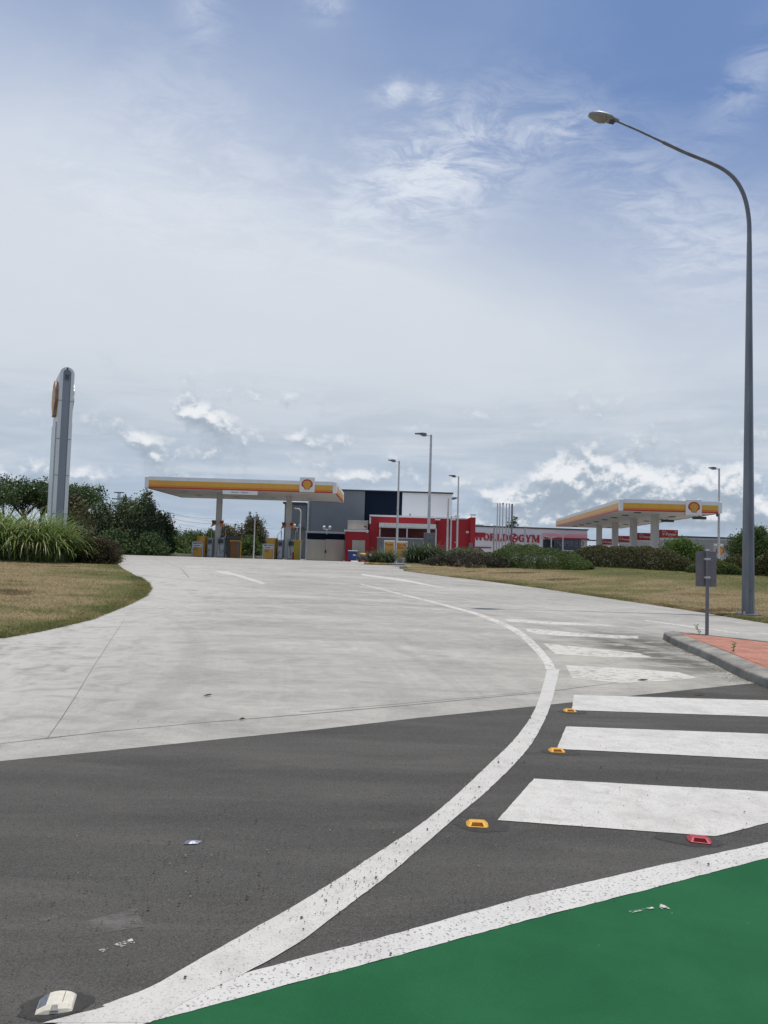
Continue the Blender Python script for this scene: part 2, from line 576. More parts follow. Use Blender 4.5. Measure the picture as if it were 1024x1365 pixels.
M = dict(
    asphalt=asphalt_mat(), concrete=concrete_mat(), green=green_mat(), lawn=lawn_mat('lawn_turf'), brick=brick_mat(),
    paint=paint_mat('white_line_paint', (.50, .492, .465), .70, grain=120, dirt=.32, speck=.5),
    coarse=paint_mat('coarse_white_paint', (.52, .512, .49), .72, grain=75, dirt=.12, speck=.8),
    bar=paint_mat('white_bar_paint', (.52, .512, .485), .685, grain=110, dirt=.38, speck=.5),
    worn=worn_mat('worn_white_paint', (.56, .545, .50), .49, .63, 4, .55, 13, .86),
    wornline=worn_mat('worn_line_paint', (.56, .55, .51), .47, .66, 30, 1.0, 16, .9),
    scuff=worn_mat('pale_scuff', (.17, .165, .155), .40, .58, 28, .3, 9, .6),
    whitescuff=worn_mat('white_scuff', (.52, .52, .50), .46, .53, 28, .8, 22, .9),
    kerb=mat('kerb_concrete', (.235, .228, .205), .95, var=.5, scale=2.2, bump=.5, bscale=60),
    yellowkerb=mat('yellow_kerb_paint', (.36, .27, .09), .85, var=.4, scale=3, bump=.4),
    gap=mat('dark_joint_and_shadow', (.09, .086, .078), .95),
    soil=mat('ground_soil', (.11, .095, .055), .95, var=.4, scale=.2),
    galv=mat('galvanised_steel', (.165, .18, .20), .5, .35, var=.28, scale=5, streak=True),
    galv_light=mat('pale_galvanised_steel', (.48, .49, .49), .45, .3, var=.15, scale=4),
    lampwhite=mat('white_lamp_paint', (.62, .63, .64), .4, var=.06),
    darkgrey=mat('dark_grey_metal', (.06, .065, .07), .5, var=.15),
    signback=mat('bare_aluminium_sign_back', (.17, .175, .18), .55, .3, var=.15, scale=6),
    white=mat('white_painted_metal', (.70, .70, .69), .45, var=.07, scale=1.5, streak=True),
    soffit=mat('canopy_soffit_white', (.56, .55, .52), .5, var=.07, scale=1.2),
    column=mat('canopy_column_paint', (.50, .49, .47), .5, var=.1, scale=2, streak=True),
    yellow=mat('yellow_fascia', (.66, .36, .045), .4, var=.07, scale=1.2, streak=True),
    orange=mat('orange_fascia', (.62, .185, .03), .4, var=.06, scale=1.2),
    red=mat('red_fascia', (.42, .022, .02), .4, var=.06),
    ochre=mat('yellow_pump_panel', (.68, .37, .06), .45, var=.12, scale=3),
    rust=mat('orange_brown_panel', (.30, .12, .035), .5, var=.2, scale=4),
    olive=mat('yellow_bin_plastic', (.40, .29, .02), .5, var=.15, scale=3),
    pump=mat('grey_pump_housing', (.30, .32, .34), .4, .1, var=.12, scale=4),
    black=mat('black_rubber', (.018, .018, .018), .7, var=.2),
    maroon=mat('maroon_panel', (.10, .015, .03), .5),
    pylonwhite=mat('pylon_white_cladding', (.56, .575, .585), .35, .1, var=.08, scale=.9, streak=True),
    tanrim=mat('faded_emblem_rim', (.40, .24, .15), .5, var=.25, scale=2),
    pylongrey=mat('pylon_grey_end', (.205, .23, .255), .45, .25, var=.1, scale=1.0, streak=True),
    redwall=mat('red_rendered_wall', (.35, .010, .018), .65, var=.12, scale=1.0, streak=True),
    cream=mat('cream_metal_door', (.42, .40, .35), .55, var=.08, scale=2, streak=True),
    whitewall=mat('white_precast_wall', (.70, .71, .71), .6, var=.05, scale=.5, streak=True),
    greywall=metal_sheet_mat('grey_wall_cladding', (.175, .195, .205), 20, strength=.10),
    navywall=metal_sheet_mat('navy_wall_cladding', (.0060, .0125, .026), 20, strength=.12, rough=.75, spec=.12),
    rooftrim=mat('dark_roof_trim', (.035, .04, .045), .5),
    greyfence=metal_sheet_mat('grey_fence_sheet', (.15, .16, .165), 55, strength=.5),
    awning=metal_sheet_mat('white_awning_sheet', (.62, .62, .60), 16, strength=.9),
    gymwall=mat('white_gym_wall', (.66, .66, .68), .6, var=.07, scale=.4, streak=True),
    pinkwall=mat('pink_printed_wall', (.62, .46, .49), .6, var=.1, scale=.4),
    crimson=mat('crimson_letters', (.33, .018, .035), .5),
    glass=glass_mat('dark_window_glass'),
    steelshed=metal_sheet_mat('pale_shed_wall', (.32, .31, .30), 20, strength=.3),
    bluebin=mat('blue_bin_plastic', (.012, .055, .22), .4, var=.12, scale=4),
    amber=mat('amber_marker_plastic', (.60, .32, .035), .55, var=.15, scale=40),
    amberlens=mat('amber_marker_lens', (.17, .060, .006), .65, var=.3, scale=60, spec=.05),
    redplastic=mat('red_marker_plastic', (.33, .03, .045), .55, var=.15, scale=40),
    redlens=mat('red_marker_lens', (.09, .004, .007), .65, var=.3, scale=60, spec=.05),
    creamplastic=mat('white_marker_plastic', (.56, .53, .45), .7, var=.1, scale=40),
    greylens=mat('silver_marker_lens', (.13, .15, .18), .6, 0, var=.3, scale=60, spec=.1),
    bitumen=mat('bitumen_pad', (.040, .039, .037), .8, var=.35, scale=25, bump=.6, bscale=150),
    stone=mat('loose_stone', (.05, .048, .045), .9, var=.5, scale=20),
    foil=mat('silver_wrapper', (.30, .33, .40), .3, .6, var=.3, scale=60),
    deadleaf=mat('dead_leaf', (.05, .035, .02), .8, var=.4, scale=40),
    bark=mat('tree_bark', (.09, .075, .06), .9, var=.35, scale=4, bump=.6),
    browngrey=mat('brown_grey_sign', (.17, .145, .14), .5, var=.1, scale=3),
    palegrey=mat('pale_sign_lettering', (.20, .23, .27), .5),
    lens=mat('lamp_lens', (.27, .26, .22), .25, var=.2, scale=15),
)
M['leaf_fig'] = leaf_mat('dark_canopy_leaves', (0.0446, 0.0743, 0.0321), (0.1040, 0.1536, 0.0546), rough=.4)
M['leaf_bush'] = leaf_mat('olive_bush_leaves', (0.0461, 0.0749, 0.0346), (0.1154, 0.1587, 0.0693), (0.2164, 0.2453, 0.1443))
M['leaf_brown'] = leaf_mat('brown_green_bush_leaves', (0.0587, 0.0626, 0.0274), (0.1214, 0.1214, 0.0509), (0.1663, 0.1214, 0.0686))
M['leaf_mid'] = leaf_mat('mid_green_leaves', (0.0525, 0.0875, 0.0245), (0.1120, 0.1663, 0.0438))
M['leaf_bright'] = leaf_mat('bright_green_leaves', (0.0673, 0.1226, 0.0239), (0.1271, 0.2018, 0.0448))
M['leaf_hedge'] = leaf_mat('clipped_hedge_leaves', (0.0479, 0.0609, 0.0217), (0.1087, 0.1131, 0.0391), (0.1847, 0.1197, 0.0479))
M['leaf_cover'] = leaf_mat('low_hedge_leaves', (0.0538, 0.0911, 0.0269), (0.1200, 0.1656, 0.0455))
M['leaf_grey'] = leaf_mat('greyish_groundcover_leaves', (0.0866, 0.1059, 0.0539), (0.1636, 0.1829, 0.0963), (0.1925, 0.1636, 0.1155))
M['leaf_dead'] = leaf_mat('dark_twiggy_leaves', (0.0295, 0.0295, 0.0188), (0.0698, 0.0672, 0.0457), (0.1210, 0.1008, 0.0806))
M['blade_long'] = leaf_mat('strappy_grass_blades', (0.1006, 0.1711, 0.0363), (0.2616, 0.3321, 0.1006), (0.5500, 0.5500, 0.3824), rough=.38, transl=.35)
M['blade_dark'] = leaf_mat('dark_strappy_blades', (0.0312, 0.0530, 0.0218), (0.0858, 0.1217, 0.0499), (0.1716, 0.2028, 0.1092), rough=.4, transl=.25)
M['leaf_corner'] = leaf_mat('dark_brown_shrub_leaves', (.034, .034, .015), (.075, .066, .028), (.10, .06, .03))
M['blade_lawn'] = blade_mat('lawn_blades')


# ---------------------------------------------------------------- mesh and object helpers
ORG = {}


class MB:
    def __init__(s, xf=None):
        s.v, s.f, s.mi, s.sm = [], [], [], []
        s.xf = xf

    def add(s, vs, fs, mi=0, smooth=False):
        o = len(s.v)
        for q in vs:
            q = Vector(q)
            s.v.append(s.xf @ q if s.xf else q)
        for f in fs:
            s.f.append([o + i for i in f])
            s.mi.append(mi)
            s.sm.append(smooth)
        return s

    def box(s, x0, x1, y0, y1, z0, z1, mi=0, bev=0.0):
        if bev:
            b = min(bev, (x1 - x0) * .45, (y1 - y0) * .45, (z1 - z0) * .45)
            bm = bmesh.new()
            bmesh.ops.create_cube(bm, size=1)
            for v in bm.verts:
                v.co = Vector((x0 + (v.co.x + .5) * (x1 - x0), y0 + (v.co.y + .5) * (y1 - y0), z0 + (v.co.z + .5) * (z1 - z0)))
            bmesh.ops.bevel(bm, geom=bm.edges[:], offset=b, segments=2, affect='EDGES', profile=.5)
            bm.verts.ensure_lookup_table()
            s.add([v.co.copy() for v in bm.verts], [[v.index for v in f.verts] for f in bm.faces], mi)
            bm.free()
            return s
        vs = [(x, y, z) for z in (z0, z1) for y in (y0, y1) for x in (x0, x1)]
        return s.add(vs, [(0, 2, 3, 1), (4, 5, 7, 6), (0, 1, 5, 4), (2, 6, 7, 3), (0, 4, 6, 2), (1, 3, 7, 5)], mi)

    def tube(s, pts, rad, n=10, mi=0, cap=True, smooth=True, sq=1.0):
        pts = [Vector(p) for p in pts]
        if not isinstance(rad, (list, tuple)):
            rad = [rad] * len(pts)
        vs, fs = [], []
        ref = None
        for i, p in enumerate(pts):
            d = (pts[min(i + 1, len(pts) - 1)] - pts[max(i - 1, 0)]).normalized()
            if ref is None:
                ref = Vector((1, 0, 0)) if abs(d.x) < .9 else Vector((0, 1, 0))
            a = (ref - d * ref.dot(d)).normalized()
            ref = a
            b = d.cross(a)
            for k in range(n):
                t = 2 * math.pi * (k + .5) / n
                vs.append(p + (a * math.cos(t) + b * math.sin(t) * sq) * rad[i])
        for i in range(len(pts) - 1):
            for k in range(n):
                k2 = (k + 1) % n
                fs.append((i * n + k, i * n + k2, (i + 1) * n + k2, (i + 1) * n + k))
        s.add(vs, fs, mi, smooth)
        if cap:
            s.add(vs[:n], [tuple(range(n - 1, -1, -1))], mi)
            s.add(vs[-n:], [tuple(range(n))], mi)
        return s

    def prism(s, poly, axis, a, b, mi=0, smooth=False):
        "polygon (2 coordinates) extruded along an axis from a to b"
        def P(u, v, w):
            return {'x': (w, u, v), 'y': (u, w, v), 'z': (u, v, w)}[axis]
        n = len(poly)
        vs = [P(u, v, a) for u, v in poly] + [P(u, v, b) for u, v in poly]
        s.add(vs, [(i, (i + 1) % n, n + (i + 1) % n, n + i) for i in range(n)], mi, smooth)
        s.add(vs, [tuple(range(n - 1, -1, -1)), tuple(range(n, 2 * n))], mi)
        return s

    def build(s, name, m, parent=None, link=True):
        me = bpy.data.meshes.new(name)
        org = ORG.get(parent.name, Vector()) if parent else Vector()
        me.from_pydata([tuple(q - org) for q in s.v], [], s.f)
        for q in (m if isinstance(m, (list, tuple)) else [m]):
            me.materials.append(q)
        me.polygons.foreach_set('material_index', s.mi)
        me.polygons.foreach_set('use_smooth', s.sm)
        bm = bmesh.new()
        bm.from_mesh(me)
        bmesh.ops.recalc_face_normals(bm, faces=bm.faces[:])
        bm.to_mesh(me)
        bm.free()
        me.update()
        o = bpy.data.objects.new(name, me)
        COL.objects.link(o)
        if parent:
            o.parent = parent
            ORG[o.name] = org
        return o


def tag(o, label=None, cat=None, group=None, kind=None):
    for k, v in (('label', label), ('category', cat), ('group', group), ('kind', kind)):
        if v:
            o[k] = v
    return o


def thing(name, label, cat, loc, group=None):
    o = bpy.data.objects.new(name, None)
    o.empty_display_size = .2
    COL.objects.link(o)
    o.location = loc
    ORG[o.name] = Vector(loc)
    return tag(o, label, cat, group, 'thing')


def dup(root, loc, label, rotz=0.0):
    r = root.copy()
    COL.objects.link(r)
    r.location = loc
    r.rotation_euler = (0, 0, rotz)
    r['label'] = label
    for ch in list(root.children):
        c = ch.copy()
        COL.objects.link(c)
        c.parent = r
        for g in list(ch.children):
            d = g.copy()
            COL.objects.link(d)
            d.parent = c
    return r


def raw_mesh(name, verts, faces, m, parent=None, smooth=False):
    "big leaf meshes straight from numpy arrays; every face has the same corner count"
    me = bpy.data.meshes.new(name)
    k = faces.shape[1]
    org = np.array(ORG.get(parent.name, Vector()) if parent else (0, 0, 0))
    me.vertices.add(len(verts))
    me.vertices.foreach_set('co', (verts - org).astype(np.float32).ravel())
    me.loops.add(faces.size)
    me.loops.foreach_set('vertex_index', faces.astype(np.int32).ravel())
    me.polygons.add(len(faces))
    me.polygons.foreach_set('loop_start', np.arange(0, faces.size, k, dtype=np.int32))
    me.materials.append(m)
    me.update(calc_edges=True)
    me.validate()
    o = bpy.data.objects.new(name, me)
    COL.objects.link(o)
    if parent:
        o.parent = parent
    return o


def text_mesh(body, size, name, m, parent, origin, yaw=0.0, depth=.01, bold=0.0, sx=1.0):
    "lettering facing -Y, centred on origin"
    cu = bpy.data.curves.new('lettering', 'FONT')
    cu.body = body
    cu.size = size
    cu.align_x = 'CENTER'
    cu.align_y = 'CENTER'
    cu.extrude = depth
    cu.offset = bold
    cu.resolution_u = 2
    o = bpy.data.objects.new('lettering', cu)
    COL.objects.link(o)
    dg = bpy.context.evaluated_depsgraph_get()
    me = bpy.data.meshes.new_from_object(o.evaluated_get(dg))
    COL.objects.unlink(o)
    bpy.data.objects.remove(o)
    org = ORG.get(parent.name, Vector())
    X = Matrix.Translation(Vector(origin) - org) @ Matrix.Rotation(yaw, 4, 'Z') @ Matrix.Rotation(math.pi / 2, 4, 'X') @ Matrix.Scale(sx, 4, (1, 0, 0))
    me.transform(X)
    me.materials.clear()
    me.materials.append(m)
    p = bpy.data.objects.new(name, me)
    COL.objects.link(p)
    p.parent = parent
    ORG[p.name] = org
    return p


# ---------------------------------------------------------------- ground sheets
def sheet(name, poly, off, m, kind='structure', y0=8, y1=80, step=1.0, zf=None, xcut=None):
    bm = bmesh.new()
    vs = [bm.verts.new((x, y, 0)) for x, y in poly]
    bm.faces.new(vs)
    bmesh.ops.triangulate(bm, faces=bm.faces[:])
    lo = min(y for x, y in poly)
    hi = max(y for x, y in poly)
    y = y0
    while y <= y1:
        if lo < y < hi:
            bmesh.ops.bisect_plane(bm, geom=bm.verts[:] + bm.edges[:] + bm.faces[:], plane_co=(0, y, 0), plane_no=(0, 1, 0))
        y += step
    if xcut:
        x = xcut[0]
        while x <= xcut[1]:
            bmesh.ops.bisect_plane(bm, geom=bm.verts[:] + bm.edges[:] + bm.faces[:], plane_co=(x, 0, 0), plane_no=(1, 0, 0))
            x += step
    for v in bm.verts:
        v.co.z = zf(v.co.x, v.co.y) if zf else R(v.co.y) + off
    for f in bm.faces:
        if f.calc_area() > 0 and f.normal.z < 0:
            f.normal_flip()
        f.smooth = True
    bm.normal_update()
    for f in bm.faces:
        if f.normal.z < 0:
            f.normal_flip()
    me = bpy.data.meshes.new(name)
    bm.to_mesh(me)
    bm.free()
    me.materials.append(m)
    o = bpy.data.objects.new(name, me)
    COL.objects.link(o)
    o['kind'] = kind
    return o


def spline(P, k=5):
    "Catmull-Rom through the points"
    P = [Vector(p) for p in P]
    out = []
    for i in range(len(P) - 1):
        a, b, c, d = P[max(i - 1, 0)], P[i], P[i + 1], P[min(i + 2, len(P) - 1)]
        for j in range(k):
            t = j / k
            out.append(.5 * (2 * b + (c - a) * t + (2 * a - 5 * b + 4 * c - d) * t * t + (3 * b - a - 3 * c + d) * t ** 3))
    out.append(P[-1])
    return out


def ragged(poly, amp=.004, step=.035, seed=0.0):
    "uneven hand-laid edge: short steps along the outline, each a few millimetres off"
    out = []
    n_ = len(poly)
    for i in range(n_):
        a, b = Vector(poly[i]), Vector(poly[(i + 1) % n_])
        L_ = (b - a).length
        m_ = max(1, min(120, int(L_ / step)))
        d = (b - a) / max(L_, 1e-6)
        nn = Vector((-d.y, d.x))
        for j in range(m_):
            p = a + (b - a) * (j / m_)
            w_ = mnoise.noise(Vector((p.x * 9, p.y * 9, seed))) + .9 * mnoise.noise(Vector((p.x * 31, p.y * 31, seed + 3)))
            out.append(tuple(p + nn * w_ * amp))
    return out


def strip(left, right):
    L_, R_ = [gr(*p) for p in left], [gr(*p) for p in reversed(right)]
    if len(left) > 3:
        L_ = [tuple(p) for p in spline(L_)]
        R_ = [tuple(p) for p in spline(R_)]
    return L_ + R_


sheet('ground', [(-1500, -300), (1500, -300), (1500, 2500), (-1500, 2500)], -.10, M['soil'])
sheet('asphalt_road', [(-60, -40), (60, -40), (60, 22), (-60, 22)], 0.0, M['asphalt'])
joint = [gr(*p) for p in [(0, 1015), (123, 1003), (280, 987), (420, 973), (560, 957), (719, 941), (843, 927.6), (986, 912.6)]]
sheet('concrete_driveway', [(-13, 0.2), (-6, 3.6)] + joint + [(8.5, 11.5), (60, 14), (60, 96), (-24, 96), (-24, 50), (-60, 30), (-60, -2)], .002, M['concrete'])
# green cycle lane and its edge line
band_top = [(325, 1299), (420, 1273.5), (512, 1250), (700, 1196.5), (870, 1156.5), (1024, 1123.5)]
band_bot = [(195, 1365), (360, 1320), (512, 1280), (700, 1228.5), (870, 1185), (1024, 1144)]
bt = [gr(*p) for p in band_top]
bb = [gr(*p) for p in band_bot]
ext = lambda a, b, k: (b[0] + (b[0] - a[0]) * k, b[1] + (b[1] - a[1]) * k)
bt_r, bb_r = ext(bt[-2], bt[-1], 8), ext(bb[-2], bb[-1], 8)
bb_l = ext(bb[1], bb[0], 3)
sheet('green_cycle_lane', [bb_l] + bb + [bb_r, (bb_r[0], -6), (bb_l[0] - 2, -6)], .002, M['green'])
sheet('lane_edge_line', ragged([ext(bb[1], bb[0], 3)] + bb + [bb_r, bt_r] + bt[::-1] + [ext(bt[1], bt[0], .5), ext(bt[1], bt[0], 3.0)]), .004, M['coarse'])
cl = [(57, 1365), (135, 1345), (140, 1340), (200, 1317), (280, 1272), (420, 1192), (512, 1132), (560, 1100), (605, 1063.5), (650.6, 1020.5), (691, 980), (716, 939), (729, 893.6)]
cr = [(200, 1365), (260, 1330), (325, 1299), (395, 1260), (455, 1215), (512, 1172), (560, 1132), (610, 1088), (650.6, 1054), (697, 1007), (718.6, 975), (734.5, 939), (746, 892.7)]
sheet('curved_lane_line', ragged(strip(cl, cr)), .0048, M['paint'])
ol = [(728, 893), (722, 880), (707, 862), (691, 847.5), (676, 838), (652, 827), (628, 818), (605, 811.5), (570, 802), (530, 792), (481, 779.2)]
orr = [(741, 893), (734, 880), (718, 861), (701, 846), (685, 836), (659, 825), (633, 816), (609, 809.8), (572, 800.4), (531, 790.5), (481, 778)]
sheet('old_lane_line', strip(ol, orr), .005, M['wornline'])
sheet('forecourt_line', strip([(482, 765), (540, 772.5), (592, 783.6)], [(482, 767), (540, 775.5), (588, 784)]), .005, M['paint'])
sheet('exit_lane_line', strip([(860, 826.5), (925, 835.5), (985, 843.5)], [(860, 828), (925, 837), (985, 845.2)]), .005, M['wornline'])
# direction arrow and short line on the forecourt
sheet('arrow_marking', [gr(*p) for p in [(286, 761.2), (303, 761.6), (312, 764.2), (317, 765.6), (355, 777.4), (349, 778.7), (311, 767.0), (297, 765.2)]], .005, M['paint'])
sheet('short_line_marking', strip([(244, 754.3), (270, 756.0)], [(249, 755.4), (262, 756.6)]), .005, M['paint'])
# hatched bars
bA = [gr(*p) for p in [(765, 926.7), (1024, 934), (1024, 955.7), (762.5, 947)]]
bB = [gr(*p) for p in [(754.8, 968.8), (1024, 978.8), (1024, 1012.8), (742, 998.7)]]
bC = [gr(*p) for p in [(711.8, 1038.6), (1024, 1055.8), (1024, 1097.5), (954, 1115.6), (663, 1094)]]


def lengthen(p, k=.75):
    return [p[0], (p[1][0] + k, p[1][1] + (p[1][1] - p[0][1]) / (p[1][0] - p[0][0]) * k), (p[2][0] + k, p[2][1] + (p[2][1] - p[3][1]) / (p[2][0] - p[3][0]) * k), p[3]]


sheet('hatch_bar_marking', ragged(lengthen(bA, .25)), .004, M['bar'])
sheet('hatch_bar_marking', ragged(lengthen(bB, .8)), .004, M['bar'])
m1 = (bC[1][1] - bC[0][1]) / (bC[1][0] - bC[0][0])
m2 = (bC[2][1] - bC[3][1]) / (bC[2][0] - bC[3][0])
tip = (bC[0][1] - bC[3][1] + m2 * bC[3][0] - m1 * bC[0][0]) / (m2 - m1)
sheet('hatch_bar_marking', ragged([bC[0], (tip, bC[0][1] + m1 * (tip - bC[0][0])), bC[3], bC[4]]), .004, M['bar'])
for q in ([(669, 824.4), (726, 828.4), (800, 832), (830, 835.5), (740, 833), (678, 829)],
          [(700, 838.6), (724, 839.8), (784, 845), (850, 848.5), (852, 852), (780, 849.5), (722, 846.6), (706, 845)],
          [(724, 858), (752, 860.4), (851, 871), (870, 877), (808, 876.5), (741, 872.5)],
          [(754, 887), (820, 890.5), (905, 896.5), (930, 904), (895, 908), (830, 911), (763, 904.5)]):
    sheet('worn_bar_marking', [gr(*p) for p in q], .005, M['worn'])
sheet('road_scuff_marking', [gr(*p) for p in [(112, 1230), (180, 1212), (192, 1236), (100, 1250)]], .003, M['scuff'])
sheet('road_scuff_marking', [gr(*p) for p in [(130, 1266), (176, 1252), (180, 1258), (136, 1270)]], .003, M['whitescuff'])
sheet('road_scuff_marking', [gr(*p) for p in [(4, 1238), (85, 1217), (88, 1221), (6, 1244)]], .003, M['scuff'])
sheet('road_scuff_marking', [gr(*p) for p in [(880, 1207), (886, 1209), (894, 1214), (890, 1217), (879, 1212)]], .008, M['whitescuff'])
sheet('road_scuff_marking', [gr(*p) for p in [(838, 1217), (870, 1211), (872, 1213), (842, 1219)]], .008, M['whitescuff'])


def dark_line(px, w, name='joint_shadow_line', off=.0045):
    P = [Vector(gr(*p)) for p in px]
    Lp, Rp = [], []
    for i, p in enumerate(P):
        d = (P[min(i + 1, len(P) - 1)] - P[max(i - 1, 0)]).normalized()
        n = Vector((-d.y, d.x))
        ww = w * (.5 + .5 * random.random())
        Lp.append(tuple(p + n * ww))
        Rp.append(tuple(p - n * ww))
    return sheet(name, Lp + Rp[::-1], off, M['gap'])


random.seed(3)
dark_line([(166, 826), (150, 850), (124, 890), (100, 930), (84, 955), (63, 985)], .0035)
dark_line([(0, 992), (60, 985), (143, 975.5), (280, 963), (420, 951.5), (560, 939), (640, 931), (719, 924), (770, 917), (830, 909.5)], .006)
dark_line([(400, 949.5), (505, 941), (640, 929), (719, 922)], .004)
dark_line([(730, 852), (800, 846), (860, 846), (900, 845)], .006)
dark_line([(205, 745), (240, 757), (252, 770)], .015)
dark_line([(360, 801), (480, 806), (600, 815), (660, 812)], .008)  # right end paints the street lamp's cast shadow as a dark strip

# ---------------------------------------------------------------- lawns
left_edge = [(-40, 4.0), (-14, 8.2)] + [gr(*p) for p in [(0, 851), (60, 840), (120, 826), (170, 806), (192, 795), (199, 786), (196, 778), (185, 770), (165, 759), (156, 752)]]
right_edge = [gr(*p) for p in [(538, 761), (560, 764), (600, 769), (660, 776), (720, 784), (800, 796), (870, 806), (940, 817), (1024, 831)]] + [(10.4, 15.6), (14, 13.6), (45, 12)]


def edge_dist(x, y, E):
    best = 1e9
    for (ax, ay), (bx, by) in zip(E[:-1], E[1:]):
        dx_, dy_ = bx - ax, by - ay
        t = max(0, min(1, ((x - ax) * dx_ + (y - ay) * dy_) / (dx_ * dx_ + dy_ * dy_)))
        best = min(best, math.hypot(x - ax - dx_ * t, y - ay - dy_ * t))
    return best


def zl(x, y):
    d = edge_dist(x, y, left_edge)
    return R(y) + .020 + .03 * ss(0, .3, d) + .24 * ss(0, 9, d)


def zr(x, y):
    d = edge_dist(x, y, right_edge)
    return R(y) + .020 + .02 * ss(0, .3, d) + .42 * ss(0, 10, d)


lawn_l_poly = left_edge + [(-13.4, 38.5), (-19.2, 52), (-60, 52), (-60, 2)]
lawn_r_poly = right_edge + [(45, 50), (9, 50), (4.0, 46), (1.3, 43)]
def tone(x, y, E, gr_w):
    "how dry the turf is: green near the paving and in patches, straw coloured in the middle"
    d = edge_dist(x, y, E)
    n1 = mnoise.fractal(Vector((x * .16, y * .30, 3.1)), 1.0, 2.0, 4)
    n2_ = mnoise.fractal(Vector((x * .9, y * 1.3, 7.7)), 1.0, 2.0, 3)
    v = .58 + .46 * n1 + .34 * n2_ - gr_w * (1 - ss(.2, 2.2, d)) - .45 * ss(4.0, 8.0, d + 1.6 * n2_)
    if mnoise.noise(Vector((x * .42, y * 1.1, 1.3))) > .52:
        v += .35
    return v


def set_tone(o, E, gr_w):
    me = o.data
    a_ = me.attributes.new('tone', 'FLOAT', 'POINT')
    a_.data.foreach_set('value', [tone(v.co.x, v.co.y, E, gr_w) for v in me.vertices])


set_tone(sheet('lawn', lawn_l_poly, 0, M['lawn'], zf=zl, xcut=(-30, -5), y0=4, y1=52, step=.6), left_edge, .30)
set_tone(sheet('lawn', lawn_r_poly, 0, M['lawn'], zf=zr, xcut=(1, 30), y0=12, y1=50, step=.6), right_edge, .10)


def inside(x, y, poly):
    c = False
    j = len(poly) - 1
    for i in range(len(poly)):
        xi, yi = poly[i]
        xj, yj = poly[j]
        if (yi > y) != (yj > y) and x < (xj - xi) * (y - yi) / (yj - yi) + xi:
            c = not c
        j = i
    return c


def lawn_grass(label, poly, E, zf, n, box, seed, gr_w):
    rng = random.Random(seed)
    V, Fc, tn = [], [], []
    k = 0
    while k < n:
        if rng.random() < .15:
            i = rng.randrange(2, len(E) - 3)
            t = rng.random()
            x = E[i][0] + (E[i + 1][0] - E[i][0]) * t + rng.gauss(0, .16)
            y = E[i][1] + (E[i + 1][1] - E[i][1]) * t + rng.gauss(0, .16)
            if edge_dist(x, y, E) > .06 and not inside(x, y, poly):
                continue
        else:
            x = rng.uniform(box[0], box[1])
            y = rng.uniform(box[2], box[3])
            if rng.random() > (box[2] / y) ** 1.2 or abs(x) > y * .60 + 1 or not inside(x, y, poly):
                continue
        z = zf(x, y) if inside(x, y, poly) else R(y) + .008
        a = rng.uniform(0, math.pi)
        w = rng.uniform(.006, .014)
        h = rng.uniform(.02, .06)
        lx, ly = rng.gauss(0, .055), rng.gauss(0, .055)
        V += [(x - math.cos(a) * w, y - math.sin(a) * w, z - .01), (x + math.cos(a) * w, y + math.sin(a) * w, z - .01), (x + lx, y + ly, z + h)]
        Fc.append((3 * k, 3 * k + 1, 3 * k + 2))
        tn += [tone(x, y, E, gr_w)] * 3
        k += 1
    o = raw_mesh('grass', np.array(V), np.array(Fc), M['blade_lawn'])
    o.data.attributes.new('tone', 'FLOAT', 'POINT').data.foreach_set('value', tn)
    return tag(o, label, 'grass', None, 'stuff')


lawn_grass('dry mown grass of the lawn left of the driveway', lawn_l_poly, left_edge, zl, 42000, (-20, -5.5, 11.5, 36), 1, .30)
lawn_grass('dry mown grass of the lawn right of the driveway', lawn_r_poly, right_edge, zr, 52000, (1, 22, 15, 42), 2, .10)

# ---------------------------------------------------------------- traffic island (kerb and red paving)
near = [gr(*p) for p in [(884, 853), (908, 865), (940, 878.5), (988, 904), (1006, 911), (1024, 918)]]
isl = near + [(4.72, 7.8), (4.78, 6.6), (5.3, 5.7), (6.6, 5.4), (8.2, 6.0), (9.3, 8.2), (8.9, 10.8), (7.3, 12.95), (6.3, 14.05), (5.75, 14.5), (5.5, 14.5)]


def inset(poly, d):
    n = len(poly)
    area = sum(poly[i][0] * poly[(i + 1) % n][1] - poly[(i + 1) % n][0] * poly[i][1] for i in range(n))
    sgn = 1 if area > 0 else -1
    out = []
    for i in range(n):
        p0, p1, p2 = Vector(poly[i - 1]), Vector(poly[i]), Vector(poly[(i + 1) % n])
        a = (p1 - p0).normalized()
        b = (p2 - p1).normalized()
        na, nb = Vector((-a.y, a.x)) * sgn, Vector((-b.y, b.x)) * sgn
        nn = (na + nb)
        nn = nn / max(.5, nn.dot(na)) if nn.length > 1e-6 else na
        out.append(tuple(p1 + nn * d))
    return out


def smooth_poly(poly, it=1):
    for _ in range(it):
        out = []
        n = len(poly)
        for i in range(n):
            a, b = Vector(poly[i]), Vector(poly[(i + 1) % n])
            out += [tuple(a * .75 + b * .25), tuple(a * .25 + b * .75)]
        poly = out
    return poly


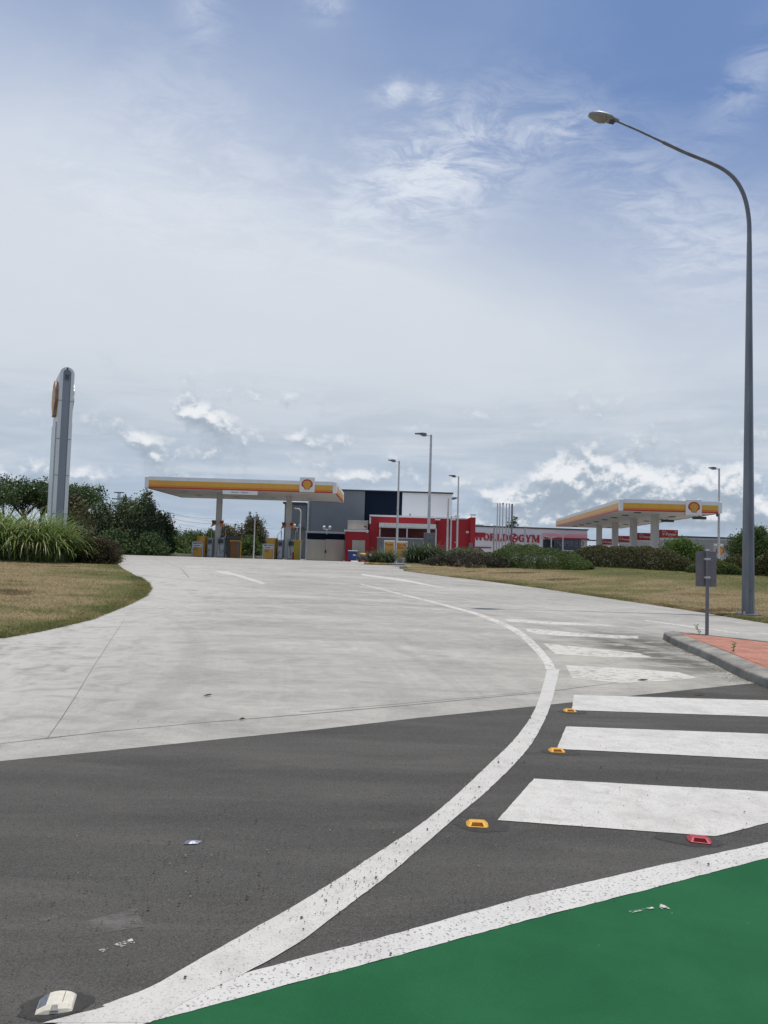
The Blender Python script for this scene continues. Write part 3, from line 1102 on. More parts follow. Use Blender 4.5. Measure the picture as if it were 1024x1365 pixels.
isl = smooth_poly(isl, 1)
rings = [(0.0, .0), (.012, .100), (.020, .118), (.055, .132), (.265, .160), (.282, .152), (.285, .10)]
mb = MB()
n = len(isl)
rr = []
for d, h in rings:
    q = inset(isl, d) if d else isl
    rr.append([(x, y, R(y) + h) for x, y in q])
allv = [v for r_ in rr for v in r_]
fs = []
for j in range(len(rr) - 1):
    for i in range(n):
        fs.append((j * n + i, j * n + (i + 1) % n, (j + 1) * n + (i + 1) % n, (j + 1) * n + i))
mb.add(allv, fs)
tag(mb.build('kerb', M['kerb']), None, None, None, 'structure')
pv = inset(isl, .30)
mb = MB()
mb.add([(x, y, R(y) + .145) for x, y in pv], [tuple(range(len(pv)))])
tag(mb.build('island_paving', M['brick']), None, None, None, 'structure')
gp = inset(isl, .284)
mb = MB()
mb.add([(x, y, R(y) + .128) for x, y in gp], [tuple(range(len(gp)))])
tag(mb.build('island_bedding', M['gap']), None, None, None, 'structure')


def kerb_run(pts, w, h, m, name='kerb'):
    "a low kerb along plan points standing on the paved ground"
    P = [Vector(p) for p in pts]
    sec = [(-w / 2, -.05), (-w / 2, h * .8), (-w / 2 + .03, h), (w / 2 - .03, h), (w / 2, h * .8), (w / 2, -.05)]
    mb = MB()
    vs, fs = [], []
    for i, p in enumerate(P):
        d = (P[min(i + 1, len(P) - 1)] - P[max(i - 1, 0)]).normalized()
        nn = Vector((-d.y, d.x))
        for a, z in sec:
            q = p + nn * a
            vs.append((q.x, q.y, R(q.y) + z))
    k = len(sec)
    for i in range(len(P) - 1):
        for j in range(k - 1):
            fs.append((i * k + j, i * k + j + 1, (i + 1) * k + j + 1, (i + 1) * k + j))
    fs.append(tuple(range(k)))
    fs.append(tuple(range((len(P) - 1) * k, len(P) * k)))
    mb.add(vs, fs)
    return tag(mb.build(name, m), None, None, None, 'structure')


Z0 = lambda p: (p.x, p.y)
kerb_run([Z0(at(487, 750, 46.3)), Z0(at(503, 750, 45.8)), Z0(at(516, 750, 46.0))], .25, .14, M['yellowkerb'])
kerb_run([Z0(at(516.5, 750, 46.0)), Z0(at(528, 750, 46.2)), Z0(at(541, 750, 46.6))], .25, .14, M['kerb'])
kerb_run([Z0(at(535.5, 755, 39.3)), Z0(at(541, 755, 38.8)), Z0(at(546, 755, 39.6)), Z0(at(549, 755, 42))], .25, .16, M['kerb'])
kerb_run([(-12.8, 36.2), (-13.6, 36.6), (-15.6, 36.7), (-18, 36.8)], .16, .28, M['kerb'])
kerb_run([(-27, 76), (-20, 76.3), (-10.6, 77)], .3, .3, M['kerb'])


# ---------------------------------------------------------------- plants
def leaf_quads(pos, size, rng, aspect=.5, droop=0.0):
    n = len(pos)
    a = rng.normal(size=(n, 3))
    a /= np.linalg.norm(a, axis=1)[:, None]
    b = rng.normal(size=(n, 3))
    b -= a * (a * b).sum(1)[:, None]
    b /= np.linalg.norm(b, axis=1)[:, None]
    if droop:
        a[:, 2] = np.abs(a[:, 2]) * droop
    L = size * rng.uniform(.6, 1.35, n)[:, None]
    W = L * aspect
    V = np.stack([pos - a * L, pos + b * W, pos + a * L, pos - b * W], 1).reshape(-1, 3)
    return V, np.arange(4 * n).reshape(n, 4)


def blob_points(blobs, n, rng, clump=.20, per=26, zmin=None):
    "leaf positions gathered in clumps over ellipsoids (cx, cy, cz, rx, ry, rz)"
    vol = np.array([(b[3] * b[4] * b[5]) ** (2 / 3) for b in blobs])
    cnt = np.maximum(1, (n * vol / vol.sum()).astype(int))
    out = []
    for b, c in zip(blobs, cnt):
        nc = max(5, c // per)
        d = rng.normal(size=(nc, 3))
        d /= np.linalg.norm(d, axis=1)[:, None]
        rad = 1 - .55 * rng.random(nc) ** 1.8
        rad *= rng.uniform(.84, 1.14, nc)
        rb = np.array(b[3:6])
        cc = np.array(b[:3]) + d * rad[:, None] * rb
        idx = rng.integers(0, nc, c)
        p = cc[idx] + rng.normal(size=(c, 3)) * clump * min(rb.mean(), 2.2) * .75
        out.append(p)
    p = np.concatenate(out)
    if zmin is not None:
        p = p[p[:, 2] > zmin]
    return p


def bush(name, label, cat, loc, blobs, n, size, m, seed, group=None, stems=5, clump=.2, tops=0, aspect=.5, zmin=None):
    "shrub or tree: leaves round its crown lobes, woody stems inside"
    rng = np.random.default_rng(seed)
    rd = random.Random(seed)
    root = thing(name, label, cat, loc, group)
    L = Vector(loc)
    bl = [(L.x + b[0], L.y + b[1], L.z + b[2], b[3], b[4], b[5]) for b in blobs]
    n = int(n * 2.2)
    size = size * .66
    pos = blob_points(bl, n, rng, clump, zmin=loc[2] if zmin is None else zmin)
    if tops:        # thin shoots standing out of the crown
        extra = []
        for _ in range(tops):
            b = rd.choice(bl)
            a = rd.uniform(0, 2 * math.pi)
            q = rd.random() ** .5 * .8
            x, y = b[0] + math.cos(a) * b[3] * q, b[1] + math.sin(a) * b[4] * q
            z0 = b[2] + b[5] * math.sqrt(max(0, 1 - q * q)) * .9
            h = rd.uniform(.25, .65) * min(b[5], 2.0)
            k = 34
            t = rng.random(k)
            lean = rng.normal(size=2) * .12
            extra.append(np.stack([x + lean[0] * t * h + rng.normal(size=k) * .10 * h, y + lean[1] * t * h + rng.normal(size=k) * .10 * h, z0 + t * h], 1))
        pos = np.concatenate([pos] + extra)
    V, Fc = leaf_quads(pos, size, rng, aspect)
    raw_mesh('foliage', V, Fc, m, root)
    mb = MB()
    for i in range(stems):
        b = bl[i % len(bl)]
        a = rd.uniform(0, 6.28)
        p0 = L + Vector((math.cos(a) * .12, math.sin(a) * .12, -.15))
        p2 = Vector((b[0] + rd.uniform(-.3, .3) * b[3], b[1] + rd.uniform(-.3, .3) * b[4], b[2] + rd.uniform(0, .5) * b[5]))
        p1 = p0.lerp(p2, .5) + Vector((rd.uniform(-.1, .1), rd.uniform(-.1, .1), .1)) * b[5]
        r0 = .02 + .03 * b[5]
        mb.tube([p0, p1, p2], [r0, r0 * .7, r0 * .3], 6)
    mb.build('stem' if cat != 'tree' else 'trunk', M['bark'], root)
    return root


def hedge(name, label, cat, path, w, h, n, size, m, seed, group=None, zf=zr, hump=0.10):
    "clipped hedge along a plan path; h may vary along it"
    rng = np.random.default_rng(seed)
    P = [Vector(p) for p in path]
    seg = [(P[i + 1] - P[i]).length for i in range(len(P) - 1)]
    tot = sum(seg)
    base = P[0]
    root = thing(name, label, cat, (base.x, base.y, zf(base.x, base.y)), group)

    def point(s):
        i = 0
        while i < len(seg) - 1 and s > seg[i]:
            s -= seg[i]
            i += 1
        t = s / seg[i]
        d = (P[i + 1] - P[i]).normalized()
        hh = h if not isinstance(h, (list, tuple)) else h[i] + (h[i + 1] - h[i]) * t
        return P[i].lerp(P[i + 1], t), Vector((-d.y, d.x)), hh
    pos = []
    n = int(n * 2.0)
    size = size * .68
    ph = rng.uniform(0, 6.28, 6)
    for k in range(n):
        s = rng.random() * tot
        c, nn, hh = point(s)
        th = rng.random() * math.pi
        ca, sa = math.cos(th), math.sin(th)
        e = 1.0 / ((abs(ca) ** 3.2 + abs(sa) ** 3.2) ** (1 / 3.2))
        lump = 1 + hump * (math.sin(s * 2.1 + ph[0] + th * 2) * .5 + math.sin(s * 4.7 + ph[1] - th * 3) * .35 + math.sin(s * 9.3 + ph[2]) * .3)
        endf = min(1.0, min(s, tot - s) / (w * .8) + .02) ** .45
        r_ = e * lump * (1 - .30 * rng.random() ** 2.5) * endf + rng.normal() * .025
        x, y = c + nn * (ca * w * .5 * r_)
        pos.append((x, y, zf(x, y) + .02 + max(0, sa * r_) * hh))
    V, Fc = leaf_quads(np.array(pos), size, rng, .55)
    raw_mesh('foliage', V, Fc, m, root)
    mb = MB()
    rd = random.Random(seed)
    for k in range(int(tot * 1.6) + 2):
        c, nn, hh = point(rd.random() * tot * .96 + .02 * tot)
        z = zf(c.x, c.y)
        mb.tube([(c.x, c.y, z - .1), (c.x + rd.uniform(-.1, .1), c.y + rd.uniform(-.1, .1), z + hh * .4), (c.x + rd.uniform(-.3, .3), c.y + rd.uniform(-.2, .2), z + hh * .8)], [.025, .02, .008], 5)
    mb.build('stem', M['bark'], root)
    return root


def strappy(name, label, cat, x, y, z, n, length, spread, m, seed, group=None, width=.02, lean=(0, 0)):
    "clump of long arching grass blades"
    rng = random.Random(seed)
    root = thing(name, label, cat, (x, y, z), group)
    V, Fc = [], []
    for k in range(n):
        a = rng.uniform(0, 2 * math.pi)
        q = rng.random() ** .5
        bx, by = x + math.cos(a) * q * spread, y + math.sin(a) * q * spread
        a2 = a + rng.gauss(0, .9)
        L = length * rng.uniform(.65, 1.15)
        el_ = rng.uniform(.85, 1.45)
        curl = rng.uniform(1.0, 2.7)
        px_, py_, pz_ = bx, by, z - .05
        w = width * rng.uniform(.7, 1.3)
        sx_, sy_ = -math.sin(a2) * w, math.cos(a2) * w
        N = 6
        for i in range(N + 1):
            t = i / N
            ww = (1 - t ** 2.2) * .95 + .05
            V.append((px_ - sx_ * ww, py_ - sy_ * ww, pz_))
            V.append((px_ + sx_ * ww, py_ + sy_ * ww, pz_))
            e = el_ - curl * t ** 1.5
            stp = L / N
            px_ += (math.cos(e) * math.cos(a2) + lean[0] * t) * stp
            py_ += (math.cos(e) * math.sin(a2) + lean[1] * t) * stp
            pz_ += math.sin(e) * stp
            pz_ = max(pz_, z + .01)
        o = k * (N + 1) * 2
        for i in range(N):
            Fc.append((o + 2 * i, o + 2 * i + 1, o + 2 * i + 3, o + 2 * i + 2))
    raw_mesh('blades', np.array(V), np.array(Fc), m, root)
    mb = MB()
    mb.tube([(x, y, z - .1), (x, y, z + length * .12), (x, y, z + length * .2)], [spread * .8, spread * .6, spread * .15], 9)
    mb.build('crown', m, root)
    return root


# long grass clumps round the pylon sign
lab = ['tall strappy grass clump at the left picture edge', 'tall arching grass clump second from the left edge', 'tall grass clump with pale drooping blades left of the pylon',
       'tall grass clump directly in front of the pylon foot', 'smaller grass clump between the pylon and the dark shrub', 'grass clump behind the others left of the pylon',
       'grass clump half hidden behind the pylon foot', 'low yellowish grass clump touching the dark shrub']
for i, (px, Y, Ln, sp, nb) in enumerate([(2, 33.0, 2.85, .8, 480), (25, 33.2, 2.95, .8, 520), (48, 33.4, 2.9, .8, 520), (69, 33.6, 2.3, .65, 420), (83, 33.9, 1.65, .5, 300), (40, 35.4, 3.0, .85, 420), (84, 35.4, 2.0, .5, 280), (97, 34.6, 1.1, .35, 220)]):
    p = at(px, 740, Y)
    strappy('strappy_grass', lab[i], 'grass clump', p.x, p.y, zl(p.x, p.y), nb, Ln, sp, M['blade_long'], 40 + i, 'grass clumps round the pylon sign', .034)
p = at(-18, 740, 33)
strappy('strappy_grass', 'grass clump cut by the left picture edge', 'grass clump', p.x, p.y, zl(p.x, p.y), 420, 3.0, .8, M['blade_long'], 60, 'grass clumps round the pylon sign', .034)
# dark low shrub at the lawn corner
p = at(131, 747, 34.2)
bush('dark_shrub', 'dark rounded shrub at the lawn corner beside the long grass', 'shrub', (p.x, p.y, zl(p.x, p.y)),
     [(-.45, 0, .55, .62, .6, .62), (.1, .05, .58, .62, .6, .60), (.55, 0, .5, .5, .55, .55), (.1, 0, .3, 1.0, .6, .45), (-.1, 0, .85, .75, .5, .34)], 6500, .055, M['leaf_corner'], 7, stems=7)


# umbrella trees far left
def flat_tree(px, Y, topy, width, seed, label):
    c = at(px, 720, Y)
    zt = at(px, topy, Y).z
    H = zt - .5
    rd = random.Random(seed)
    rng = np.random.default_rng(seed)
    root = thing('umbrella_tree', label, 'tree', (c.x, Y, .5), 'flat topped trees behind the long grass')
    L = Vector((c.x, Y, .5))
    mb = MB()
    tips = []
    fork = L + Vector((rd.uniform(-.3, .3), 0, H * .28))
    mb.tube([L - Vector((0, 0, .3)), L + Vector((.1, 0, H * .15)), fork], [.26, .20, .17], 8)
    for i in range(7):
        a = 2 * math.pi * i / 7 + rd.uniform(-.3, .3)
        rr_ = width * .5 * rd.uniform(.45, .85)
        tip = L + Vector((math.cos(a) * rr_, math.sin(a) * rr_, H * rd.uniform(.72, .84)))
        mid = fork.lerp(tip, .55) + Vector((rd.uniform(-.3, .3), rd.uniform(-.3, .3), -.25))
        mb.tube([fork, mid, tip], [.13, .09, .05], 6)
        for j in range(2):
            t2 = tip + Vector((rd.uniform(-1, 1), rd.uniform(-1, 1), rd.uniform(.2, .8)))
            mb.tube([mid, mid.lerp(t2, .5) + Vector((0, 0, .1)), t2], [.06, .045, .02], 5)
            tips.append(t2)
        tips.append(tip)
    mb.build('trunk', M['bark'], root)
    blobs = [(t.x, t.y, t.z + .2, width * .17, width * .17, H * .085 + .25) for t in tips]
    pos = blob_points(blobs, 13000, rng, .3, 30)
    V, Fc = leaf_quads(pos, .11, rng, .55)
    raw_mesh('crown', V, Fc, M['leaf_fig'], root)


flat_tree(5, 72, 647, 8.0, 11, 'flat topped tree with bare lower trunk at the left picture edge')
flat_tree(48, 74, 646, 9.0, 12, 'flat topped tree left of the pylon sign')
flat_tree(86, 76, 654, 7.0, 13, 'flat topped tree half hidden behind the pylon sign')

# big shrubs and trees along the back of the forecourt
BG = 'shrubs and trees along the back of the forecourt'


def back(px, Y, topy, halfw, label, m, seed, n=5200, size=.15, name='tall_shrub', cat='shrub', tops=6, group=BG):
    c = at(px, 735, Y)
    zt = at(px, topy, Y).z
    g = R(Y) - .08
    H = zt - g
    w = halfw * Y / FPX
    rd = random.Random(seed)
    bl = [(0, 0, H * .52, w * .72, w * .72, H * .40), (-w * .45, -.3, H * .36, w * .55, w * .6, H * .34), (w * .45, -.2, H * .34, w * .52, w * .6, H * .33),
          (rd.uniform(-.3, .3) * w, 0, H * .76, w * .42, w * .45, H * .22), (0, -.5, H * .18, w * .85, w * .6, H * .2)]
    return bush(name, label, cat, (c.x, Y, g), bl, n, size, m, seed, group, stems=6, clump=.24, tops=tops, zmin=g)


back(100, 60, 662, 22, 'olive shrub directly right of the pylon sign', M['leaf_brown'], 21)
back(128, 62, 668, 24, 'tall olive shrub with upright shoots behind the dark corner shrub', M['leaf_bush'], 22, tops=10)
back(160, 64, 662, 30, 'largest dark shrub of the group left of the long canopy', M['leaf_bush'], 23, n=7500, tops=10)
back(190, 63, 657, 26, 'dark shrub under the left end of the long canopy', M['leaf_bush'], 24, n=6500, tops=10)
back(214, 66, 682, 20, 'smaller dark shrub stepping down from the tall group', M['leaf_fig'], 25, tops=4)
back(150, 59.5, 706, 26, 'low dark skirt shrub in front of the tall shrubs', M['leaf_fig'], 26, tops=0)
back(200, 60, 712, 24, 'low dark shrub beside the kerb of the forecourt', M['leaf_fig'], 27, tops=0)
back(228, 86, 703, 28, 'green tree in the gap left of the first pumps', M['leaf_mid'], 28, name='back_tree', cat='tree', tops=3)
back(256, 88, 707, 28, 'green tree behind the round ochre panel of the first pumps', M['leaf_mid'], 29, name='back_tree', cat='tree', tops=3)
back(280, 90, 706, 18, 'green tree behind the grey pumps and column', M['leaf_mid'], 30, name='back_tree', cat='tree', tops=3)
back(308, 82, 698, 26, 'rounded tree right of the first canopy column', M['leaf_brown'], 31, name='back_tree', cat='tree', tops=4)
back(338, 80, 687, 20, 'taller tree behind the thin white post', M['leaf_brown'], 32, n=6000, name='back_tree', cat='tree', tops=5)
back(330, 78, 712, 22, 'bushy lower growth at the foot of the thin white post', M['leaf_mid'], 33, tops=0)
back(362, 110, 724, 16, 'low far tree showing left of the second pumps', M['leaf_fig'], 34, name='back_tree', cat='tree', tops=0)
back(236, 80, 722, 18, 'low leafy shrub at the kerb left of the first pumps', M['leaf_mid'], 35, tops=0)
back(366, 84, 735, 14, 'small pale shrub beside the second pumps', M['leaf_mid'], 36, n=2500, tops=0)
back(682, 130, 687, 15, 'lone tree with open crown behind the gym roof and flagpoles', M['leaf_mid'], 37, n=2600, size=.26, name='lone_tree', cat='tree', tops=0, group='single trees')


# ---------------------------------------------------------------- service station emblem
def emblem(cx, cy, cz, r, parent, ax=Vector((1, 0, 0)), out=Vector((0, -1, 0)), name='shell_emblem', thick=0.0, side=None):
    "scallop shell: red outline shape with seven yellow ribs proud of it"
    up = Vector((0, 0, 1))
    C = Vector((cx, cy, cz)) + out * thick
    P = lambda u, v, d: C + ax * (u * r) + up * (v * r) + out * d
    mb = MB()

    def outline(k):
        pts = []
        N = 56
        for i in range(N + 1):
            a = math.radians(-118 + 236 * i / N)
            sc_ = 1 - .055 * abs(math.sin((i / N) * 7 * math.pi + math.pi / 2)) ** 2
            pts.append((math.sin(a) * 1.04 * sc_ * k, .06 + math.cos(a) * .92 * sc_ * k))
        pts += [(.50 * k, -.62 * k), (.42 * k, -.90 * k), (-.42 * k, -.90 * k), (-.50 * k, -.62 * k)]
        return pts
    o = outline(1.0)
    n = len(o)
    mb.add([P(u, v, .012) for u, v in o] + [P(0, -.1, .012)], [(i, (i + 1) % n, n) for i in range(n)], 0)
    mb.add([P(u, v, .012) for u, v in o] + [P(u, v, -thick) for u, v in o], [(i, (i + 1) % n, n + (i + 1) % n, n + i) for i in range(n)], 2 if thick else 0)
    for k in range(7):
        a0, a1 = math.radians(-108 + 216 * (k + .09) / 7), math.radians(-108 + 216 * (k + .91) / 7)
        am = (a0 + a1) / 2
        top = []
        for a, s_ in ((a0, .66), (am * .5 + a0 * .5, .735), (am, .755), (am * .5 + a1 * .5, .735), (a1, .66)):
            top.append((math.sin(a) * 1.04 * s_, .06 + math.cos(a) * .92 * s_))
        b0, b1 = -.34 + .68 * (k + .10) / 7, -.34 + .68 * (k + .90) / 7
        vs = [(b0, -.70)] + top + [(b1, -.70)]
        mb.add([P(u, v, .020) for u, v in vs], [tuple(range(len(vs)))], 1)
    mb.add([P(u, v, .020) for u, v in [(-.34, -.84), (.34, -.84), (.36, -.73), (-.36, -.73)]], [(0, 1, 2, 3)], 1)
    return mb.build(name, [M['red'], M['yellow']] + ([side] if side else []), parent)


def canopy(label, x0, x1, y0, y1, zb, zt, cols, colw, emb_px, emb_size, group='service station canopies', slope=0.0, lights=()):
    "flat canopy: striped fascia on four sides, soffit, roof, columns and emblem panel; y0 is the front"
    root = thing('fuel_canopy', label, 'canopy', ((x0 + x1) / 2, (y0 + y1) / 2, R((y0 + y1) / 2)), group)
    H = zt - zb
    cap = .30
    # soffit and roof deck
    MB().box(x0 + .12, x1 - .12, y0 + .12, y1 - .12, zb + .03, zb + .12).build('soffit', M['soffit'], root)
    MB().box(x0 + .14, x1 - .14, y0 + .14, y1 - .14, zt - .25, zt - .12).build('roof_deck', M['galv_light'], root)
    f = MB()
    stripes = [(.0, .10, 2, .0), (.10, .26, 1, .004), (.26, .68, 0, .0), (.68, 1.0, 3, .012)]
    for a, b, mi, pr in stripes:
        f.box(x0 + cap, x1 - cap, y0 - pr, y0 + .10, zb + H * a, zb + H * b, mi)
        f.box(x0 + cap, x1 - cap, y1 - .10, y1 + pr, zb + H * a, zb + H * b, mi)
        f.box(x0 - pr, x0 + .10, y0 + cap, y1 - cap, zb + H * a, zb + H * b, mi)
        f.box(x1 - .10, x1 + pr, y0 + cap, y1 - cap, zb + H * a, zb + H * b, mi)
    f.build('fascia', [M['yellow'], M['orange'], M['red'], M['white']], root)
    for cx0, cx1 in ((x0 - .03, x0 + cap), (x1 - cap, x1 + .03)):
        for cy0, cy1 in ((y0 - .03, y0 + cap), (y1 - cap, y1 + .03)):
            MB().box(cx0, cx1, cy0, cy1, zb - .01, zt + .015, bev=.05).build('corner_cap', M['white'], root)
    for cx, cy in cols:
        c = MB()
        c.box(cx - colw / 2, cx + colw / 2, cy - colw / 2, cy + colw / 2, R(cy) - .05, zb + .05, bev=.03)
        co = c.build('column', M['column'], root)
    ex, ez = emb_px
    p = MB().box(ex - emb_size / 2, ex + emb_size / 2, y0 - .16, y0 - .015, ez - emb_size / 2, ez + emb_size / 2, bev=.02).build('emblem_panel', M['white'], root)
    emblem(ex, y0 - .16, ez, emb_size * .37, p)
    for (lx, ly) in lights:
        MB().box(lx - .25, lx + .25, ly - .25, ly + .25, zb - .03, zb + .028, bev=.01).build('recessed_light', M['galv_light'], root)
    return root


# long left canopy
A = at(193, 651, 60)
B_ = at(446, 656, 60)
c1 = at(291.5, 700, 65.5)
c2 = at(384.5, 700, 65.5)
em = at(409.8, 646.2, 60)
lx0, lx1 = A.x, at(448.5, 650, 60).x
cz0, cz1 = 6.20, 7.13
can = canopy('long white canopy with yellow and red stripes over the truck pumps on the left', lx0, lx1, 60, 71, cz0, cz1, [(c1.x, 65.5), (c2.x, 65.5)], .46, (em.x, em.z), 1.22,
             lights=[(lx0 + 2.5 + 3.4 * i, y) for i in range(4) for y in (63, 68)])
b0, b1 = at(297, 655, 60), at(343.5, 657, 60)
bz = cz0 - .16
ban = MB().box(b0.x, b1.x, 59.98, 60.03, cz0 - .33, cz0 - .012).build('clearance_banner', M['white'], can)
for word, du in (('Maximum', -.42), ('Clearance', .36)):
    text_mesh(word, .15, 'lettering', M['darkgrey'], ban, ((b0.x + b1.x) / 2 + du, 59.975, bz), depth=.004)

# right canopy with four columns
q0 = at(826, 680, 59)
rx0, rx1 = q0.x, at(962.5, 684, 59).x
rcols = [(23.3, 63.5), (24.0, 71.0), (24.75, 79.0), (25.5, 87.4)]
SH = .0886      # the long side runs slightly to the right


def sheared(root):
    "turn the whole thing about its front left corner so that its long side runs along the building line"
    return root


em2 = at(924, 676.5, 59)
rc = thing('fuel_canopy', 'white canopy with four columns in a row on the right beyond the hedge', 'canopy', ((rx0 + rx1) / 2, 76, .5), 'service station canopies')
ANG = -math.atan(SH)
XF = Matrix.Translation((rx0, 59, 0)) @ Matrix.Rotation(ANG * .0, 4, 'Z') @ Matrix(((1, SH, 0, 0), (0, 1, 0, 0), (0, 0, 1, 0), (0, 0, 0, 1)))
W_, D_ = rx1 - rx0, 35.0
z0_, z1_ = 5.44, 6.36
H_ = z1_ - z0_
MB(XF).box(.12, W_ - .12, .12, D_ - .12, z0_ + .03, z0_ + .12).build('soffit', M['soffit'], rc)
MB(XF).box(.14, W_ - .14, .14, D_ - .14, z1_ - .25, z1_ - .12).build('roof_deck', M['galv_light'], rc)
f = MB(XF)
for a, b, mi, pr in [(.0, .10, 2, .0), (.10, .26, 1, .004), (.26, .68, 0, .0), (.68, 1.0, 3, .012)]:
    f.box(.3, W_ - .3, -pr, .10, z0_ + H_ * a, z0_ + H_ * b, mi)
    f.box(.3, W_ - .3, D_ - .10, D_ + pr, z0_ + H_ * a, z0_ + H_ * b, mi)
    f.box(-pr, .10, .3, D_ - .3, z0_ + H_ * a, z0_ + H_ * b, mi)
    f.box(W_ - .10, W_ + pr, .3, D_ - .3, z0_ + H_ * a, z0_ + H_ * b, mi)
f.build('fascia', [M['yellow'], M['orange'], M['red'], M['white']], rc)
for a0, a1 in ((-.03, .3), (W_ - .3, W_ + .03)):
    for d0, d1 in ((-.03, .3), (D_ - .3, D_ + .03)):
        MB(XF).box(a0, a1, d0, d1, z0_ - .01, z1_ + .015, bev=.05).build('corner_cap', M['white'], rc)
for cx, cy in rcols:
    MB().box(cx - .28, cx + .28, cy - .28, cy + .28, R(cy) - .05, z0_ + .05, bev=.03).build('column', M['column'], rc)
p = MB().box(em2.x - .62, em2.x + .62, 58.82, 58.98, em2.z - .62, em2.z + .62, bev=.02).build('emblem_panel', M['white'], rc)
emblem(em2.x, 58.82, em2.z, .46, p)
for i in range(8):
    for u in (2.0, 6.2):
        MB(XF).box(u - .25, u + .25, 2 + i * 4.3, 2.5 + i * 4.3, z0_ - .03, z0_ + .028).build('recessed_light', M['darkgrey'], rc)
for u, d in ((6.9, 3.0), (6.0, 9.0)):
    MB(XF).box(u, u + 1.1, d, d + .3, z0_ - .34, z0_ - .12).tube([(u + .5, d + .15, z0_ - .14), (u + .5, d + .15, z0_ + .04)], .03, 6).build('hanging_sign', M['darkgrey'], rc)
MB(XF).tube([(W_ - .15, .6, z0_ - .22), (W_ - .15, .6, z0_ + .05)], .10, 8).build('camera_dome', M['darkgrey'], rc)

# ---------------------------------------------------------------- pumps under the left canopy
ISL = 'grey fuel dispensers beside the truck canopy columns'


def pump_island(cx, first):
    y = 65.5
    g = R(y) + .02
    s = FPX / y
    where = 'first (left) column' if first else 'second (right) column'
    # two grey dispensers
    for dx_, w, h, side in ((-.60, .46, 1.72, 'left'), (.36, .64, 1.80, 'right')):
        o = thing('fuel_dispenser', f'grey fuel dispenser on the {side} side of the {where} of the long canopy', 'fuel pump', (cx + dx_, y - .1, g), ISL)
        MB().box(cx + dx_ - w / 2, cx + dx_ + w / 2, y - .45, y + .3, g, g + h, bev=.03).build('housing', M['pump'], o)
        MB().box(cx + dx_ - w * .36, cx + dx_ + w * .36, y - .475, y - .448, g + h * .70, g + h * .90).build('display', M['darkgrey'], o)
        MB().box(cx + dx_ - w * .40, cx + dx_ + w * .40, y - .47, y - .448, g + h * .08, g + h * .62).build('lower_panel', M['galv_light'], o)
        hx = cx + dx_ + (.0 if dx_ < 0 else .28)
        MB().tube([(hx, y - .5, g + .7), (hx - .25, y - .75, g + .35), (hx - .4, y - .6, g + 1.3), (hx - .25, y - .3, g + 2.2), (hx, y - .2, g + 2.5), (hx + .05, y - .2, g + 1.6)], .022, 6).build('hose', M['black'], o)
        MB().tube([(hx + .05, y - .2, g + h - .05), (hx + .05, y - .2, g + 2.6)], .03, 6).build('hose_mast', M['galv_light'], o)
    # orange and red wedge signs high on the column
    for sx_, col_ in ((-.48, M['rust']), (.44, M['orange'])):
        o = thing('pump_flag', f'orange red wedge flag {"left" if sx_ < 0 else "right"} of the {where} above the dispensers', 'sign', (cx + sx_, y - .3, g + 2.75), 'wedge flags on the truck canopy columns')
        sg = 1 if sx_ > 0 else -1
        MB().prism([(cx + sg * .18, g + 3.28), (cx + sg * .54, g + 3.28), (cx + sg * .48, g + 2.95), (cx + sg * .62, g + 2.66), (cx + sg * .18, g + 2.90)], 'y', y - .40, y - .30).build('flag_panel', col_, o)
        MB().box(min(cx + sg * .22, cx + sg * .44), max(cx + sg * .22, cx + sg * .44), y - .412, y - .402, g + 3.02, g + 3.22).build('grade_mark', M['maroon'], o)
        MB().box(min(cx + sg * .2, cx + sg * .3), max(cx + sg * .2, cx + sg * .3), y - .34, y - .2, g + 3.0, g + 3.1).build('bracket', M['galv_light'], o)
    # round ochre panel with hoop guard in front of it
    px = cx - 1.36
    o = thing('round_pump_screen', f'ochre yellow rounded end screen left of the {where}', 'screen', (px, y, g), 'ochre end screens of the pump islands')
    arc = [(px + .50 * math.cos(t), y + .45 * math.sin(t)) for t in [math.pi * 2 * i / 24 for i in range(24)]]
    MB().prism(arc, 'z', g, g + 1.86, smooth=True).build('screen', M['ochre'], o)
    MB().prism([(px + .515 * math.cos(t), y + .465 * math.sin(t)) for t in [math.pi * 2 * i / 24 for i in range(24)]], 'z', g, g + .10).build('plinth', M['darkgrey'], o)
    gx = px - .17
    yy = y - 1.0
    o = thing('hoop_guard', f'white hoop guard rail with yellow notice left of the {where}', 'guard rail', (gx, yy, g), 'hoop guards at the pump islands')
    MB().tube([(gx - .45, yy, g - .1), (gx - .45, yy, g + 1.18), (gx - .42, yy, g + 1.27), (gx - .33, yy, g + 1.30), (gx + .33, yy, g + 1.30), (gx + .42, yy, g + 1.27), (gx + .45, yy, g + 1.18), (gx + .45, yy, g - .1)], .055, 10).build('hoop', M['lampwhite'], o)
    s_ = MB().box(gx - .38, gx + .38, yy - .02, yy + .02, g + .06, g + 1.16).build('notice', M['ochre'], o)
    MB().box(gx - .38, gx + .38, yy - .032, yy - .022, g + .88, g + 1.16).build('notice_header', M['white'], s_)
    for k_, (w_, zz) in enumerate(((.5, .98), (.34, .76), (.34, .62))):
        MB().box(gx - .30, gx - .30 + w_, yy - .042, yy - (.034 if k_ == 0 else .022), g + zz, g + zz + .055).build('notice_line', M['darkgrey'] if k_ == 0 else M['rust'], s_)


pump_island(c1.x, True)
pump_island(c2.x, False)
